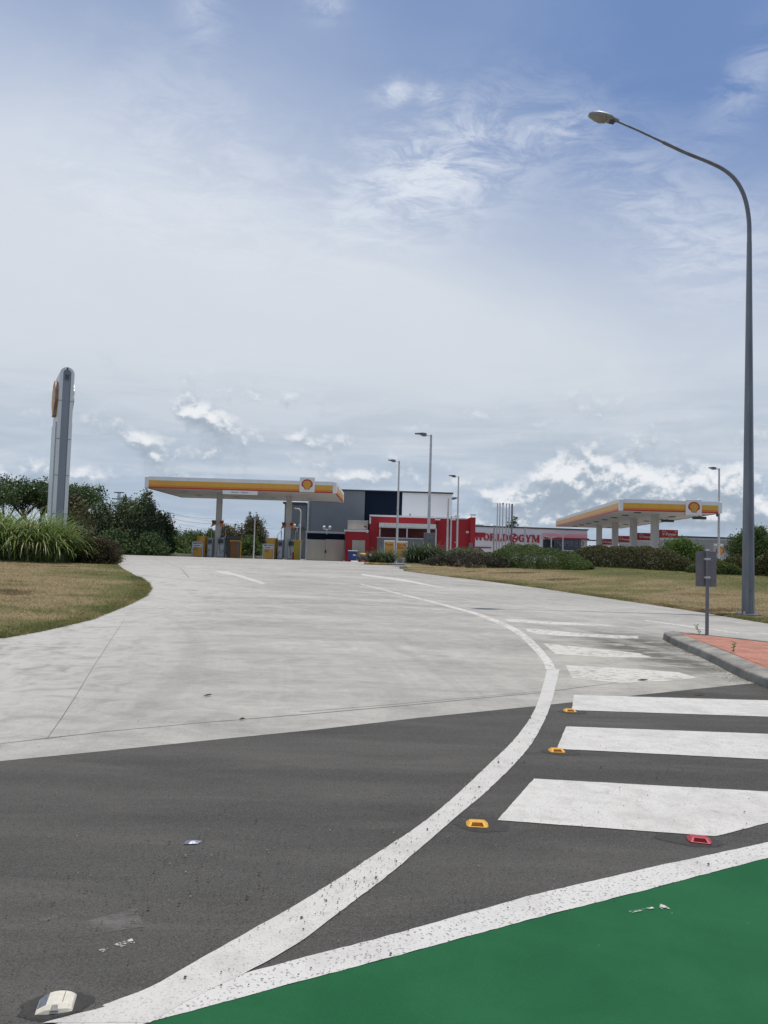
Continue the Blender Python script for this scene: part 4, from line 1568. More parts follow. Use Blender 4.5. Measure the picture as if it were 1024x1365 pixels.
# brown panel with pale hoop right of the first island
y = 65.5
g = R(y) + .02
x = c1.x + 1.62
o = thing('pump_cabinet', 'orange brown cabinet with dark top right of the first pumps', 'cabinet', (x, y, g))
MB().box(x - .45, x + .45, y - .25, y + .25, g, g + 1.62, bev=.02).build('cabinet_body', M['rust'], o)
MB().box(x - .80, x + .32, y - .20, y + .30, g + 1.625, g + 1.95, bev=.02).build('dark_top', M['darkgrey'], o)
MB().box(x - .78, x - .47, y - .2, y + .2, g, g + 1.62).build('side_box', M['darkgrey'], o)
MB().box(x + .20, x + .30, y - .27, y - .252, g + .1, g + 1.5).build('trim', M['galv'], o)
o = thing('hoop_guard', 'pale hoop guard rail round the orange brown cabinet', 'guard rail', (x + .35, y - .7, g), 'hoop guards at the pump islands')
MB().tube([(x - .4, y - .7, g + 1.5), (x + .42, y - .7, g + 1.5), (x + .53, y - .7, g + 1.46), (x + .57, y - .7, g + 1.35), (x + .57, y - .7, g - .1)], .055, 10).build('hoop', M['ochre'], o)
# yellow tapered bin at the second pumps
t0 = at(396.5, 746, 64)
g = R(64)
o = thing('yellow_bin', 'tall yellow bin narrowing downwards beside the second pumps', 'bin', (t0.x, 64, g))
zt_ = 1.62
MB().add([(t0.x + sx_ * w, 64 + sy_ * w, g + z) for z, w in ((0, .24), (zt_, .33)) for sx_, sy_ in ((-1, -1), (1, -1), (1, 1), (-1, 1))],
         [(0, 1, 5, 4), (1, 2, 6, 5), (2, 3, 7, 6), (3, 0, 4, 7), (0, 3, 2, 1), (4, 5, 6, 7)]).build('bin_body', M['olive'], o)
MB().box(t0.x - .36, t0.x + .36, 63.64, 64.36, g + zt_ + .002, g + zt_ + .09, bev=.02).build('lid', M['ochre'], o)
MB().box(t0.x + .26, t0.x + .31, 63.62, 63.70, g + .05, g + zt_ - .05).build('edge_strip', M['lampwhite'], o)
e0 = at(391.3, 743, 65)
o = thing('fire_extinguisher', 'small red fire extinguisher between the pumps and the yellow bin', 'fire extinguisher', (e0.x, 64.8, R(65)))
MB().tube([(e0.x, 64.8, R(65)), (e0.x, 64.8, R(65) + .45), (e0.x, 64.8, R(65) + .52), (e0.x, 64.8, R(65) + .58)], [.09, .09, .06, .03], 12).build('cylinder', M['red'], o)
MB().box(e0.x - .08, e0.x + .03, 64.77, 64.83, R(65) + .57, R(65) + .62).build('valve', M['black'], o)
# thin white post
p = at(338, 742, 74)
o = thing('thin_post', 'thin white post standing before the trees between the two pump islands', 'post', (p.x, 74, R(74)))
zt_ = at(339, 692, 74).z
MB().tube([(p.x, 74, R(74) - .2), (p.x, 74, zt_)], [.075, .05], 8).build('shaft', M['lampwhite'], o)
MB().box(p.x - .12, p.x + .12, 73.88, 74.12, R(74), R(74) + .05).build('foot', M['galv_light'], o)


# ---------------------------------------------------------------- buildings
def px_box(mb, px0, py0, px1, py1, Y, depth, mi=0, bev=0.0, zmin=None):
    a = at(px0, (py0 + py1) / 2, Y)
    b = at(px1, (py0 + py1) / 2, Y)
    t = at((px0 + px1) / 2, py0, Y)
    u = at((px0 + px1) / 2, py1, Y)
    mb.box(a.x, b.x, Y, Y + depth, u.z if zmin is None else zmin, t.z, mi, bev)
    return mb


g85 = .3
wh = thing('warehouse', 'tall warehouse with grey, navy and white wall panels behind the red building', 'building', (at(490, 720, 85).x, 90, .46))
px_box(MB(), 411.5, 653.4, 485.8, 720, 85, 25, zmin=g85).build('grey_wall', M['greywall'], wh)
px_box(MB(), 486, 654.8, 535.6, 720, 85.05, 25, zmin=g85).build('navy_wall', M['navywall'], wh)
px_box(MB(), 535.8, 657.2, 602.5, 720, 85, 25, zmin=g85).build('white_wall', M['whitewall'], wh)
px_box(MB(), 535, 655.5, 604.5, 657.4, 84.7, 26).build('roof_trim', M['rooftrim'], wh)
px_box(MB(), 411, 652.6, 535, 653.9, 84.8, 26).build('roof_trim', M['rooftrim'], wh)
w2 = px_box(MB(), 379, 671.5, 408.3, 720, 85.4, 22, zmin=g85).build('low_wing', M['greywall'], wh)
px_box(MB(), 377.3, 669.3, 408, 671.6, 85.1, 22).build('roof_trim', M['rooftrim'], wh)
px_box(MB(), 408.6, 669, 411.2, 748, 84.85, .45).build('downpipe', M['galv_light'], wh)
px_box(MB(), 387, 703.0, 405, 704.0, 84.9, .4).build('cable_tray', M['darkgrey'], wh)


def flood_pair(px, py, Y, label):
    p = at(px, py, Y)
    o = thing('floodlight_pair', label, 'floodlight', tuple(p), 'twin floodlights on the warehouse side')
    z = p.z
    MB().tube([(p.x, Y, z - .75), (p.x, Y, z - .25)], .05, 8).tube([(p.x - .38, Y, z - .25), (p.x + .38, Y, z - .25)], .035, 8).build('bracket', M['lampwhite'], o)
    for s_ in (-1, 1):
        h = MB()
        h.tube([(p.x + s_ * .30, Y - .22, z - .10), (p.x + s_ * .30, Y + .05, z + .02), (p.x + s_ * .30, Y + .12, z + .02)], [.15, .13, .06], 10)
        h.build('lamp_head', M['lampwhite'], o)


flood_pair(396.5, 700, 83.0, 'white twin floodlight behind the white lamp post near the second column')
flood_pair(436, 702.5, 76.8, 'white twin floodlight standing on the gate frame rail')

gt = thing('yard_gate', 'pair of cream yard gates under a pale rail and navy band', 'gate', (at(434, 740, 76).x, 76, R(76)))
for i, (a, b) in enumerate(((409.5, 433.2), (433.8, 458.2))):
    px_box(MB(), a, 719.3, b, 747.0, 76, .08, zmin=R(76) + .06).build('gate_leaf', M['cream'], gt)
px_box(MB(), 432.9, 733.5, 434.8, 737, 75.9, .08).build('latch', M['black'], gt)
px_box(MB(), 409.5, 711.2, 459, 719.0, 77.2, 4).build('navy_band', M['navywall'], gt)
px_box(MB(), 407, 708.4, 460, 710.6, 75.9, .2).build('top_rail', M['galv_light'], gt)
px_box(MB(), 407.2, 710.8, 408.8, 747.5, 75.92, .16, zmin=R(76) - .1).build('post', M['galv_light'], gt)

# white lamp in front of the warehouse
p = at(399.5, 722, 72)
zt_ = at(400.5, 679, 72).z
o = thing('lamp_post', 'short white lamp post with bent neck above the yellow bin', 'lamp post', (p.x, 72, R(72)))
MB().tube([(p.x, 72, R(72) - .2), (p.x, 72, zt_ - .3), (p.x - .04, 72, zt_ - .1), (p.x - .16, 72, zt_ + .03), (p.x - .32, 72, zt_ + .06)], [.085, .07, .065, .06, .055], 10).build('pole', M['lampwhite'], o)
MB().box(p.x - .62, p.x - .30, 71.86, 72.14, zt_ + .01, zt_ + .12, bev=.04).build('lamp_head', M['lampwhite'], o)

# red shop building
RY = 72.0
gb = R(74) - .1
rb = thing('shop_building', 'red rendered shop building with white parapet cap and awning', 'building', (at(560, 740, RY).x, 78, R(74)))
px_box(MB(), 493, 689.5, 581.5, 700, RY, 14, zmin=gb).build('main_wall', M['redwall'], rb)
px_box(MB(), 492.6, 687.3, 582, 689.6, RY - .08, 14.2).build('parapet_cap', M['whitewall'], rb)
px_box(MB(), 492.6, 689.5, 494.6, 698, RY - .07, .9).build('parapet_cap', M['whitewall'], rb)
px_box(MB(), 582, 691.5, 626.6, 740, RY + .9, 13, zmin=gb).build('rear_wall', M['redwall'], rb)
px_box(MB(), 582.2, 690.0, 622, 691.6, RY + .82, 13.2).build('parapet_cap', M['whitewall'], rb)
px_box(MB(), 626.8, 689.7, 633.6, 740, RY + .3, 12, zmin=gb).build('end_pier', M['redwall'], rb)
px_box(MB(), 460, 708.6, 492.5, 747, RY - .25, 9, zmin=gb).build('low_wing', M['redwall'], rb)
px_box(MB(), 458.8, 706.3, 491.5, 708.7, RY - .33, 9.2).build('parapet_cap', M['whitewall'], rb)
rbx = px_box(MB(), 463.6, 694.5, 490.5, 706, RY + 1.2, 3).build('roof_plant_box', M['cream'], rb)
px_box(MB(), 463.3, 693.6, 491, 694.8, RY + 1.1, 3.2).build('plant_box_cap', M['galv_light'], rbx)
px_box(MB(), 485.5, 701.2, 489, 703, RY + 1.17, .02).build('plant_box_vent', M['darkgrey'], rbx)
px_box(MB(), 469.4, 720.2, 486.4, 747, RY - .29, .05, zmin=R(72) + .01).build('roller_door', M['cream'], rb)
px_box(MB(), 488.5, 707.5, 490.8, 710.3, RY - .5, .2).build('wall_light', M['lampwhite'], rb)
px_box(MB(), 507, 703.5, 580, 719, RY - .04, .03).build('shade_panel', mat('dark_red_shade', (.10, .008, .012), .6), rb)  # flat dark red sheet, paints the shade under the awning on the wall
px_box(MB(), 505.5, 697.8, 581.5, 703.0, RY - 1.6, 1.54).build('awning', M['awning'], rb)
px_box(MB(), 505.3, 702.4, 581.7, 704.3, RY - 1.66, .07).build('awning_beam', M['galv_light'], rb)
for a in (505.2, 541.5, 580.2):
    px_box(MB(), a, 704.5, a + 1.6, 745, RY - 1.65, .11, zmin=gb).build('awning_post', M['galv_light'], rb)
px_box(MB(), 546, 684.5, 547.5, 688, RY + 1.0, .12).build('vent_pipe', M['darkgrey'], rb)
px_box(MB(), 621.6, 708.0, 625.0, 710.6, RY + .8, .08).build('wall_box', M['whitewall'], rb)
px_box(MB(), 606, 722.5, 607.6, 723.3, RY + .8, .08).build('wall_box', M['whitewall'], rb)
px_box(MB(), 625.5, 723.5, 630, 735, RY + .1, .18).build('meter_box', M['galv'], rb)
px_box(MB(), 633.8, 709.8, 647, 715.6, RY + .6, 3).build('side_canopy', M['redwall'], rb)
for a, b_, label in ((583, 693.2, ''), (603.3, 693.2, ''), (630, 686.9, '')):
    p = at(a, b_, RY - .2)
    MB().tube([(p.x, RY + .95, p.z - .1), (p.x, RY - .1, p.z)], .03, 6).box(p.x - .22, p.x + .28, RY - .5, RY - .1, p.z - .02, p.z + .09).build('wall_light', M['lampwhite'], rb)
# grey sheet fence under the awning
fn = thing('sheet_fence', 'grey corrugated sheet fence under the shop awning', 'fence', (at(535, 740, RY - 1.9).x, RY - 1.9, R(70)))
px_box(MB(), 502.5, 717.5, 564.8, 745, RY - 1.9, .06, zmin=gb).build('sheet', M['greyfence'], fn)
px_box(MB(), 502.3, 716.8, 565, 717.8, RY - 1.94, .14).build('cap_rail', M['galv_light'], fn)
# blue bin
p = at(470, 747, 70.5)
g = R(70.5) + .01
o = thing('wheelie_bin', 'blue commercial wheeled bin with white lid before the red wall', 'bin', (p.x, 70.5, g))
MB().add([(p.x + sx_ * wx, 70.5 + sy_ * wy, g + z) for z, wx, wy in ((.14, .34, .3), (1.0, .42, .40)) for sx_, sy_ in ((-1, -1), (1, -1), (1, 1), (-1, 1))],
         [(0, 1, 5, 4), (1, 2, 6, 5), (2, 3, 7, 6), (3, 0, 4, 7), (0, 3, 2, 1), (4, 5, 6, 7)]).build('bin_body', M['bluebin'], o)
MB().box(p.x - .45, p.x + .47, 70.06, 70.94, g + 1.005, g + 1.09, bev=.03).build('lid', M['lampwhite'], o)
MB().box(p.x + .05, p.x + .30, 70.085, 70.11, g + .58, g + .72).build('sticker', M['white'], o)
MB().box(p.x + .42, p.x + .60, 70.3, 70.7, g + .25, g + .55, bev=.05).build('side_pocket', M['bluebin'], o)
for sx_ in (-.3, .3):
    MB().tube([(p.x + sx_ - .04, 70.3, g + .07), (p.x + sx_ + .04, 70.3, g + .07)], .08, 10).build('wheel', M['black'], o)
# small wheeled machine
p = at(484, 746, 70.8)
g = R(70.8) + .01
o = thing('compressor_cart', 'small wheeled machine with yellow top and black tyres beside the blue bin', 'machine', (p.x, 70.8, g))
MB().box(p.x - .55, p.x + .35, 70.5, 71.1, g + .10, g + .18, bev=.02).build('red_base', M['red'], o)
MB().tube([(p.x - .35, 70.8, g + .72), (p.x - .30, 70.8, g + .72), (p.x + .25, 70.8, g + .72), (p.x + .32, 70.8, g + .72)], [.05, .16, .16, .05], 12).build('yellow_tank', M['ochre'], o)
MB().box(p.x - .22, p.x + .22, 70.6, 71.0, g + .2, g + .56, bev=.04).build('engine', M['darkgrey'], o)
for sx_ in (-.28, .30):
    w = MB().tube([(p.x + sx_ - .07, 70.45, g + .27), (p.x + sx_ + .07, 70.45, g + .27)], .27, 14).build('tyre', M['black'], o)
    MB().tube([(p.x + sx_ - .075, 70.45, g + .27), (p.x + sx_ + .075, 70.45, g + .27)], .12, 10).build('rim', M['lampwhite'], w)
# small white bollard
p = at(493.3, 745, 69)
o = thing('bollard', 'small white bollard at the corner of the red wall', 'bollard', (p.x, 69, R(69)))
MB().tube([(p.x, 69, R(69)), (p.x, 69, R(69) + .75), (p.x, 69, R(69) + .8)], [.08, .08, .05], 10).build('shaft', M['lampwhite'], o)
MB().tube([(p.x, 69, R(69)), (p.x, 69, R(69) + .04)], .14, 10).build('foot', M['galv_light'], o)
p = at(463, 747.5, 68.5)
o = thing('wheel_stop', 'low pale concrete block on the ground before the blue bin', 'wheel stop', (p.x + .55, 68.5, R(68.5)))
MB().prism([(68.4, R(68.5)), (68.65, R(68.5)), (68.6, R(68.5) + .12), (68.45, R(68.5) + .12)], 'x', p.x + .35, p.x + 1.0).build('block', M['whitewall'], o)

# gym building
GY = 95.0
gl, gr_ = at(600, 718, GY), at(783, 718, GY + 2)
yaw = math.atan2(2.0, gr_.x - gl.x)
gym = thing('gym_building', 'long white single storey gym with red lettering and pink panel', 'building', ((gl.x + gr_.x) / 2, GY + 8, .46))
GX = Matrix.Translation((gl.x, GY, 0)) @ Matrix.Rotation(yaw, 4, 'Z')
GXi = GX.inverted()
glen = (Vector((gr_.x, GY + 2, 0)) - Vector((gl.x, GY, 0))).length


def gpt(px, py):
    "photo pixel to (along wall, height) on the gym's front"
    d = ray(px, py)
    o_ = Vector((0, 0, EYE))
    nrm = Vector((math.sin(yaw), -math.cos(yaw), 0))
    k_ = (Vector((gl.x, GY, 0)) - o_).dot(nrm) / d.dot(nrm)
    q = GXi @ (o_ + d * k_)
    return q.x, q.z


def gbox(mb, px0, py0, px1, py1, proud, depth, mi=0, zmin=None):
    pm = (py0 + py1) / 2
    xm = (px0 + px1) / 2
    mb.box(gpt(px0, pm)[0], gpt(px1, pm)[0], -proud, -proud + depth, gpt(xm, py1)[1] if zmin is None else zmin, gpt(xm, py0)[1], mi)
    return mb


ztop = gpt(710, 704.6)[1]
MB(GX).box(0, glen, 0, 14, .2, ztop).build('wall', M['gymwall'], gym)
MB(GX).box(-.1, glen + .12, -.12, 14.2, ztop + .005, ztop + .16).build('roof_trim', M['rooftrim'], gym)
gbox(MB(GX), 722, 711.5, 783, 718.5, .05, .045).build('pink_panel', M['pinkwall'], gym)
gbox(MB(GX), 725, 717.0, 783, 718.8, .7, .6).build('awning_strip', M['crimson'], gym)
aw = MB(GX).box(glen + .05, glen + 1.7, -.6, 1.6, gpt(783, 720.6)[1], gpt(783, 719.4)[1]).build('awning_end', M['rooftrim'], gym)
for a, b_ in ((724.4, 734.2), (735.8, 749.4), (750.8, 773.6)):
    w = gbox(MB(GX), a, 718.9, b_, 732.5, .03, .028).build('window', M['glass'], gym)
    x0_, x1_ = gpt(a, 725)[0], gpt(b_, 725)[0]
    zb_, zt2 = gpt((a + b_) / 2, 732.5)[1], gpt((a + b_) / 2, 718.9)[1]
    MB(GX).box(x0_ - .06, x0_ - .003, -.06, -.001, zb_, zt2).box(x1_ + .003, x1_ + .06, -.06, -.001, zb_, zt2).box(x0_ - .06, x1_ + .06, -.06, -.001, zb_ - .08, zb_ - .003).build('frame', M['rooftrim'], w)


def gtext(body, px, py, size, name, m, proud, bold=0.0, sx=1.0):
    u, z = gpt(px, py)
    return text_mesh(body, size, name, m, gym, GX @ Vector((u, -proud, z)), yaw=yaw, depth=.02, bold=bold, sx=sx)


gtext('SPIRED', 763.0, 725.2, 1.15, 'window_lettering', M['palegrey'], .06, .0, .92)
gtext('IN', 744.0, 725.0, 1.15, 'window_lettering', M['palegrey'], .06, .0, .92)


# red slab serif letters, drawn as thick strokes on a unit cell
def serif_word(word, px0, px1, pyt, pyb, mi_name):
    u0 = gpt(px0, (pyt + pyb) / 2)[0]
    u1 = gpt(px1, (pyt + pyb) / 2)[0]
    zt2 = gpt((px0 + px1) / 2, pyt)[1]
    zb2 = gpt((px0 + px1) / 2, pyb)[1]
    wid = {'W': 1.35, 'M': 1.3, 'O': 1.0, 'R': 1.0, 'L': .85, 'D': 1.0, 'G': 1.02, 'Y': 1.0}
    tot = sum(wid[c] for c in word) + .06 * (len(word) - 1)
    h = zt2 - zb2
    cx = 0.0
    for c in word:
        w = wid[c]
        mb = MB(GX)
        cw = (u1 - u0) * w / tot
        ox = u0 + (u1 - u0) * cx / tot
        cx += w + .06

        def q(*pts, d=.10):
            poly = [(ox + a * cw, zb2 + b * h) for a, b in pts]
            mb.prism(poly, 'y', -d - .02, -.02)

        def ring(a_start, a_end, k=.28, kz=.14):
            n_ = 14
            o_, i_ = [], []
            for j in range(n_ + 1):
                t = a_start + (a_end - a_start) * j / n_
                o_.append((.5 + .5 * math.cos(t), .5 + .5 * math.sin(t)))
                i_.append((.5 + (.5 - k) * math.cos(t), .5 + (.5 - kz) * math.sin(t)))
            for j in range(n_):
                q(o_[j], o_[j + 1], i_[j + 1], i_[j])
        st_ = .27 / w
        th = .13
        ser = .09 / w

        def stem(x, y0=0, y1=1, s0=True, s1=True):
            q((x, y0), (x + st_, y0), (x + st_, y1), (x, y1))
            if s0:
                q((x - ser, y0), (x + st_ + ser, y0), (x + st_ + ser, y0 + th * .7), (x - ser, y0 + th * .7), d=.104)
            if s1:
                q((x - ser, y1 - th * .7), (x + st_ + ser, y1 - th * .7), (x + st_ + ser, y1), (x - ser, y1), d=.104)
        if c == 'O':
            ring(0, 2 * math.pi)
        elif c == 'D':
            stem(.08)
            ring(-math.pi / 2, math.pi / 2)
            q((.2, 0), (.52, 0), (.52, th), (.2, th))
            q((.2, 1 - th), (.52, 1 - th), (.52, 1), (.2, 1))
        elif c == 'L':
            stem(.10)
            q((.3, 0), (.97, 0), (.97, th), (.3, th))
            q((.80, 0), (.97, 0), (.97, .36), (.86, .36))
        elif c == 'R':
            stem(.06)
            q((.3, 1 - th), (.62, 1 - th), (.62, 1), (.3, 1))
            q((.3, .45), (.62, .45), (.62, .45 + th), (.3, .45 + th))
            q((.60, 1), (.80, .93), (.86, .73), (.80, .53), (.60, .45), (.58, .6), (.62, .73), (.58, .87))
            q((.45, .47), (.72, .47), (1.0, .0), (.70, .0))
        elif c == 'W':
            for a, b in ((.02, .24), (.46, .68)):
                q((a, 1), (a + .20, 1), (b + .12, 0), (b - .04, 0))
                q((b + .10, 0), (b - .02, 0), (b + .22, 1), (b + .30, 1))
            q((-.02, 1 - th * .7), (.30, 1 - th * .7), (.30, 1), (-.02, 1), d=.104)
            q((.40, 1 - th * .7), (.66, 1 - th * .7), (.66, 1), (.40, 1), d=.104)
            q((.80, 1 - th * .7), (1.02, 1 - th * .7), (1.02, 1), (.80, 1), d=.104)
        elif c == 'G':
            ring(math.radians(50), math.radians(330))
            q((.60, .42), (1.0, .42), (1.0, .42 + th), (.60, .42 + th))
            q((.72, .10), (.96, .10), (.96, .45), (.72, .45))
            q((.84, .66), (.96, .66), (.96, .98), (.84, .90))
        elif c == 'Y':
            q((.02, 1), (.30, 1), (.64, .42), (.40, .42))
            q((.98, 1), (.82, 1), (.44, .42), (.60, .42))
            stem(.5 - st_ / 2, 0, .5, True, False)
            q((-.04, 1 - th * .7), (.38, 1 - th * .7), (.38, 1), (-.04, 1), d=.104)
            q((.72, 1 - th * .7), (1.04, 1 - th * .7), (1.04, 1), (.72, 1), d=.104)
        elif c == 'M':
            stem(.74)
            q((.08, 0), (.16, 0), (.16, 1), (.08, 1))
            q((0, 0), (.26, 0), (.26, th * .7), (0, th * .7), d=.104)
            q((0, 1 - th * .7), (.2, 1 - th * .7), (.2, 1), (0, 1), d=.104)
            q((.08, 1), (.34, 1), (.60, .05), (.46, .05))
            q((.78, 1), (.86, 1), (.56, .05), (.47, .05))
        mb.build('letter', M['crimson'], gym)


serif_word('WORLD', 632.5, 677.5, 711.4, 720.8, 'x')
serif_word('GYM', 691.0, 719.2, 713.0, 723.0, 'x')
u, z = gpt(684.4, 717.2)
mb = MB(GX)
rr_ = .60
disc = [(u + rr_ * math.cos(2 * math.pi * i / 20), z + rr_ * math.sin(2 * math.pi * i / 20)) for i in range(20)]
mb.prism(disc, 'y', -.10, -.02, 0)
for a in (.4, 2.0, 3.6, 5.2):
    mb.prism([(u + .14 * math.cos(a), z + .14 * math.sin(a)), (u + .42 * math.cos(a - .35), z + .42 * math.sin(a - .35)), (u + .46 * math.cos(a + .25), z + .46 * math.sin(a + .25))], 'y', -.115, -.09, 1)
mb.build('roundel', [M['crimson'], M['gymwall']], gym)
gbox(MB(GX), 633, 729.0, 655, 730.6, .08, .075).build('base_stripe', M['crimson'], gym)
MB(GX).box(gpt(644, 700)[0], gpt(652, 700)[0], 3, 5, ztop + .1, ztop + .42).build('roof_unit', M['whitewall'], gym)

# pale shed far right
SY = 106.0
p0, p1 = at(868, 730, SY), at(1040, 730, SY)
zt_ = at(935, 715.5, SY).z
sh = thing('storage_shed', 'long pale shed with dark roof edge behind the right canopy', 'building', ((p0.x + p1.x) / 2, SY + 6, .46))
MB().box(p0.x, p1.x, SY, SY + 14, .2, zt_ - .45).build('wall', M['steelshed'], sh)
MB().box(p0.x, p1.x, SY - .06, SY + 14, zt_ - .447, zt_ - .16).build('upper_band', M['galv_light'], sh)
MB().box(p0.x - .1, p1.x + .1, SY - .2, SY + 14.2, zt_ - .157, zt_ + .03).build('roof_edge', M['rooftrim'], sh)
MB().box(p0.x + 8, p0.x + 11, SY - .05, SY - .005, .4, 3.1).build('roller_door', M['cream'], sh)

# ---------------------------------------------------------------- dispensers under the right canopy
ords = ['nearest', 'second nearest', 'third nearest', 'farthest']
for i, ((cx, cy), (pxa, pxb, pya, pyb)) in enumerate(zip(rcols, ((879, 903.5, 706.3, 717), (849, 870.5, 710.5, 720), (823.5, 841.5, 714.3, 723), (801.5, 817, 718, 726.3)))):
    a, b = at(pxa, pya, cy), at(pxb, pyb, cy)
    mx = (a.x + b.x) / 2
    hw = .78
    g = R(cy) + .02
    o = thing('fuel_dispenser', f'white fuel dispenser with red topper sign, {ords[i]} under the right canopy', 'fuel pump', (mx, cy, g), 'red topped dispensers under the right canopy')
    MB().box(mx - .6, mx + .6, cy - .3, cy + .3, g, g + 1.75, bev=.04).build('housing', M['white'], o)
    MB().box(mx - .45, mx + .45, cy - .325, cy - .298, g + 1.1, g + 1.6).build('display', M['darkgrey'], o)
    zc = (a.z + at(pxb, (pya + pyb) / 2, cy).z) / 2
    zc = at((pxa + pxb) / 2, (pya + pyb) / 2, cy).z
    for sx_ in (-.5, .5):
        MB().box(mx + sx_ - .05, mx + sx_ + .05, cy - .05, cy + .05, g + 1.74, zc - .33).build('post', M['white'], o)
    MB().box(mx - hw, mx + hw, cy - .10, cy + .10, zc - .52, zc - .352).build('header', M['white'], o)
    s_ = MB().box(mx - hw, mx + hw, cy - .11, cy + .11, zc - .345, zc + .345, bev=.02).build('topper_sign', M['red'], o)
    text_mesh('V-Power', .34, 'lettering', M['whitewall'], s_, (mx + .02, cy - .118, zc - .04), depth=.006, bold=.004)
    text_mesh('Shell', .17, 'lettering', M['whitewall'], s_, (mx - .42, cy - .118, zc + .22), depth=.006)
    MB().tube([(mx + .56, cy - .124, zc + .2), (mx + .56, cy - .115, zc + .2)], .09, 10).build('emblem_dot', M['yellow'], s_)
    MB().tube([(mx + .5, cy - .32, g + 1.2), (mx + .7, cy - .6, g + .5), (mx + .62, cy - .5, g + 1.6), (mx + .45, cy - .2, g + 2.2)], .022, 6).build('hose', M['black'], o)


# ---------------------------------------------------------------- lamp posts
def lamp_post(px, pyb, Y, ptx, pty, label, head_len=.95, r0=.10, side=-1, m='galv_light', g=None, headm='galv'):
    b = at(px, pyb, Y)
    t = at(ptx, pty, Y)
    x = (b.x + t.x) / 2 if abs(b.x - t.x) < .6 else b.x
    g = R(Y) if g is None else g
    o = thing('lamp_post', label, 'lamp post', (x, Y, g), 'slim lamp posts with flat heads')
    MB().tube([(x, Y, g - .2), (x, Y, t.z)], [r0, r0 * .62], 10).build('pole', M[m], o)
    MB().tube([(x, Y, t.z - .08), (x + side * .38, Y, t.z + .02)], .035, 8).build('arm', M[m], o)
    h = MB()
    h.prism([(x + side * .30, t.z - .10), (x + side * .30, t.z + .07), (x + side * .55, t.z + .10), (x + side * (.30 + head_len), t.z + .06), (x + side * (.30 + head_len), t.z + .03), (x + side * .7, t.z - .01), (x + side * .52, t.z - .10)], 'y', Y - .17, Y + .17)
    hd = h.build('lamp_head', M[headm], o)
    MB().box(min(x + side * .65, x + side * (.25 + head_len)), max(x + side * .65, x + side * (.25 + head_len)), Y - .13, Y + .13, t.z - .005, t.z + .028).build('lens', M['lens'], hd)
    MB().box(x - r0 * 1.9, x + r0 * 1.9, Y - r0 * 1.9, Y + r0 * 1.9, g, g + .04).build('base_plate', M[m], o)
    return o


lamp_post(571.4, 735, 47, 574.2, 579.5, 'tallest slim lamp post before the red building, right of the yellow signs', .75, .115)
lamp_post(528.5, 748, 60.5, 532.3, 614.5, 'slim lamp post rising behind the yellow direction signs', .62, .11)
lamp_post(609.5, 720, 70.5, 611.5, 635, 'slim lamp post with dark head in front of the red wall', .66, .11, headm='darkgrey')
lamp_post(596.2, 733, 62, 597.8, 664.2, 'lower lamp post with its head turned right before the red wall', .45, .10, side=1)
lamp_post(600.9, 733, 60, 601.6, 688, 'shortest lamp post with small pale head beside the lower lamp post', .30, .085, side=1, headm='lampwhite')
lamp_post(957.3, 742, 60, 959.6, 624.5, 'slim lamp post in front of the right canopy end', .55, .11)

FG = ['leftmost flagpole', 'second flagpole from the left', 'third flagpole from the left', 'fourth flagpole from the left', 'fifth flagpole from the left', 'rightmost flagpole, darkest of the row']
for i, (px, top, dark) in enumerate(((662.4, 672.0, 0), (665.8, 672.0, 0), (669.8, 672.2, 1), (674.4, 672.3, 0), (678.2, 672.4, 0), (682.0, 673.2, 2))):
    Y = 78
    p = at(px, 715, Y)
    t = at(px, top, Y)
    o = thing('flagpole', f'{FG[i]} before the gym', 'flagpole', (p.x, Y, R(Y)), 'bare flagpoles before the gym')
    mm = M['galv'] if dark == 2 else M['galv_light']
    MB().tube([(p.x, Y, R(Y) - .1), (p.x, Y, t.z)], [.075, .05] if dark != 2 else [.095, .09], 8).build('pole', mm, o)
    MB().tube([(p.x, Y, t.z - .02), (p.x, Y, t.z + .10), (p.x, Y, t.z + .16)], [.11, .10, .04], 8).build('finial', M['darkgrey'] if dark else M['galv_light'], o)
for px, top, w in ((658.8, 701.3, .11), (700.0, 702.8, .12)):
    Y = 79
    p = at(px, 715, Y)
    t = at(px, top, Y)
    o = thing('short_pole', 'short grey pole left of the flagpoles' if px < 660 else 'short grey pole right of the flagpoles between the gym letters', 'pole', (p.x, Y, R(Y)))
    MB().tube([(p.x, Y, R(Y) - .1), (p.x, Y, t.z)], [w, w * .8], 8).build('shaft', M['galv_light'], o)
    MB().box(p.x - w * 1.3, p.x + w * 1.3, Y - w * 1.3, Y + w * 1.3, t.z, t.z + .08).build('cap', M['galv_light'], o)
for px, top in ((735, 717.0), (750.6, 713.2)):
    Y = 84
    p = at(px, 725, Y)
    t = at(px, top, Y)
    o = thing('twin_lamp', 'white lamp post with two wing arms before the ' + ('left gym windows' if px < 740 else 'right gym window'), 'lamp post', (p.x, Y, R(Y)), 'white twin arm lamps before the gym windows')
    MB().tube([(p.x, Y, R(Y) - .1), (p.x, Y, t.z)], [.08, .06], 8).build('pole', M['lampwhite'], o)
    for s_ in (-1, 1):
        MB().prism([(p.x, t.z - .05), (p.x, t.z + .05), (p.x + s_ * .25, t.z + .10), (p.x + s_ * .55, t.z + .17), (p.x + s_ * .58, t.z + .11), (p.x + s_ * .25, t.z + .02)], 'y', Y - .11, Y + .11).build('lamp_head', M['lampwhite'], o)

# ---------------------------------------------------------------- tall street lamp on the right
bx, by = gr(997, 822)
gz = zr(bx, by)
sl = thing('street_lamp', 'tall grey street lamp with long curved arm reaching left over the driveway', 'street lamp', (bx, by, gz))
tl = at(999.3, 322, by)
bx2 = (tl.x + bx) / 2
MB().tube([(bx2, by, gz - .1), (bx2, by, gz + 2.2), (bx2, by, tl.z)], [.158, .140, .062], 8, smooth=False).build('pole', M['galv'], sl)
dvec = Vector((-.9995, -.03, 0))


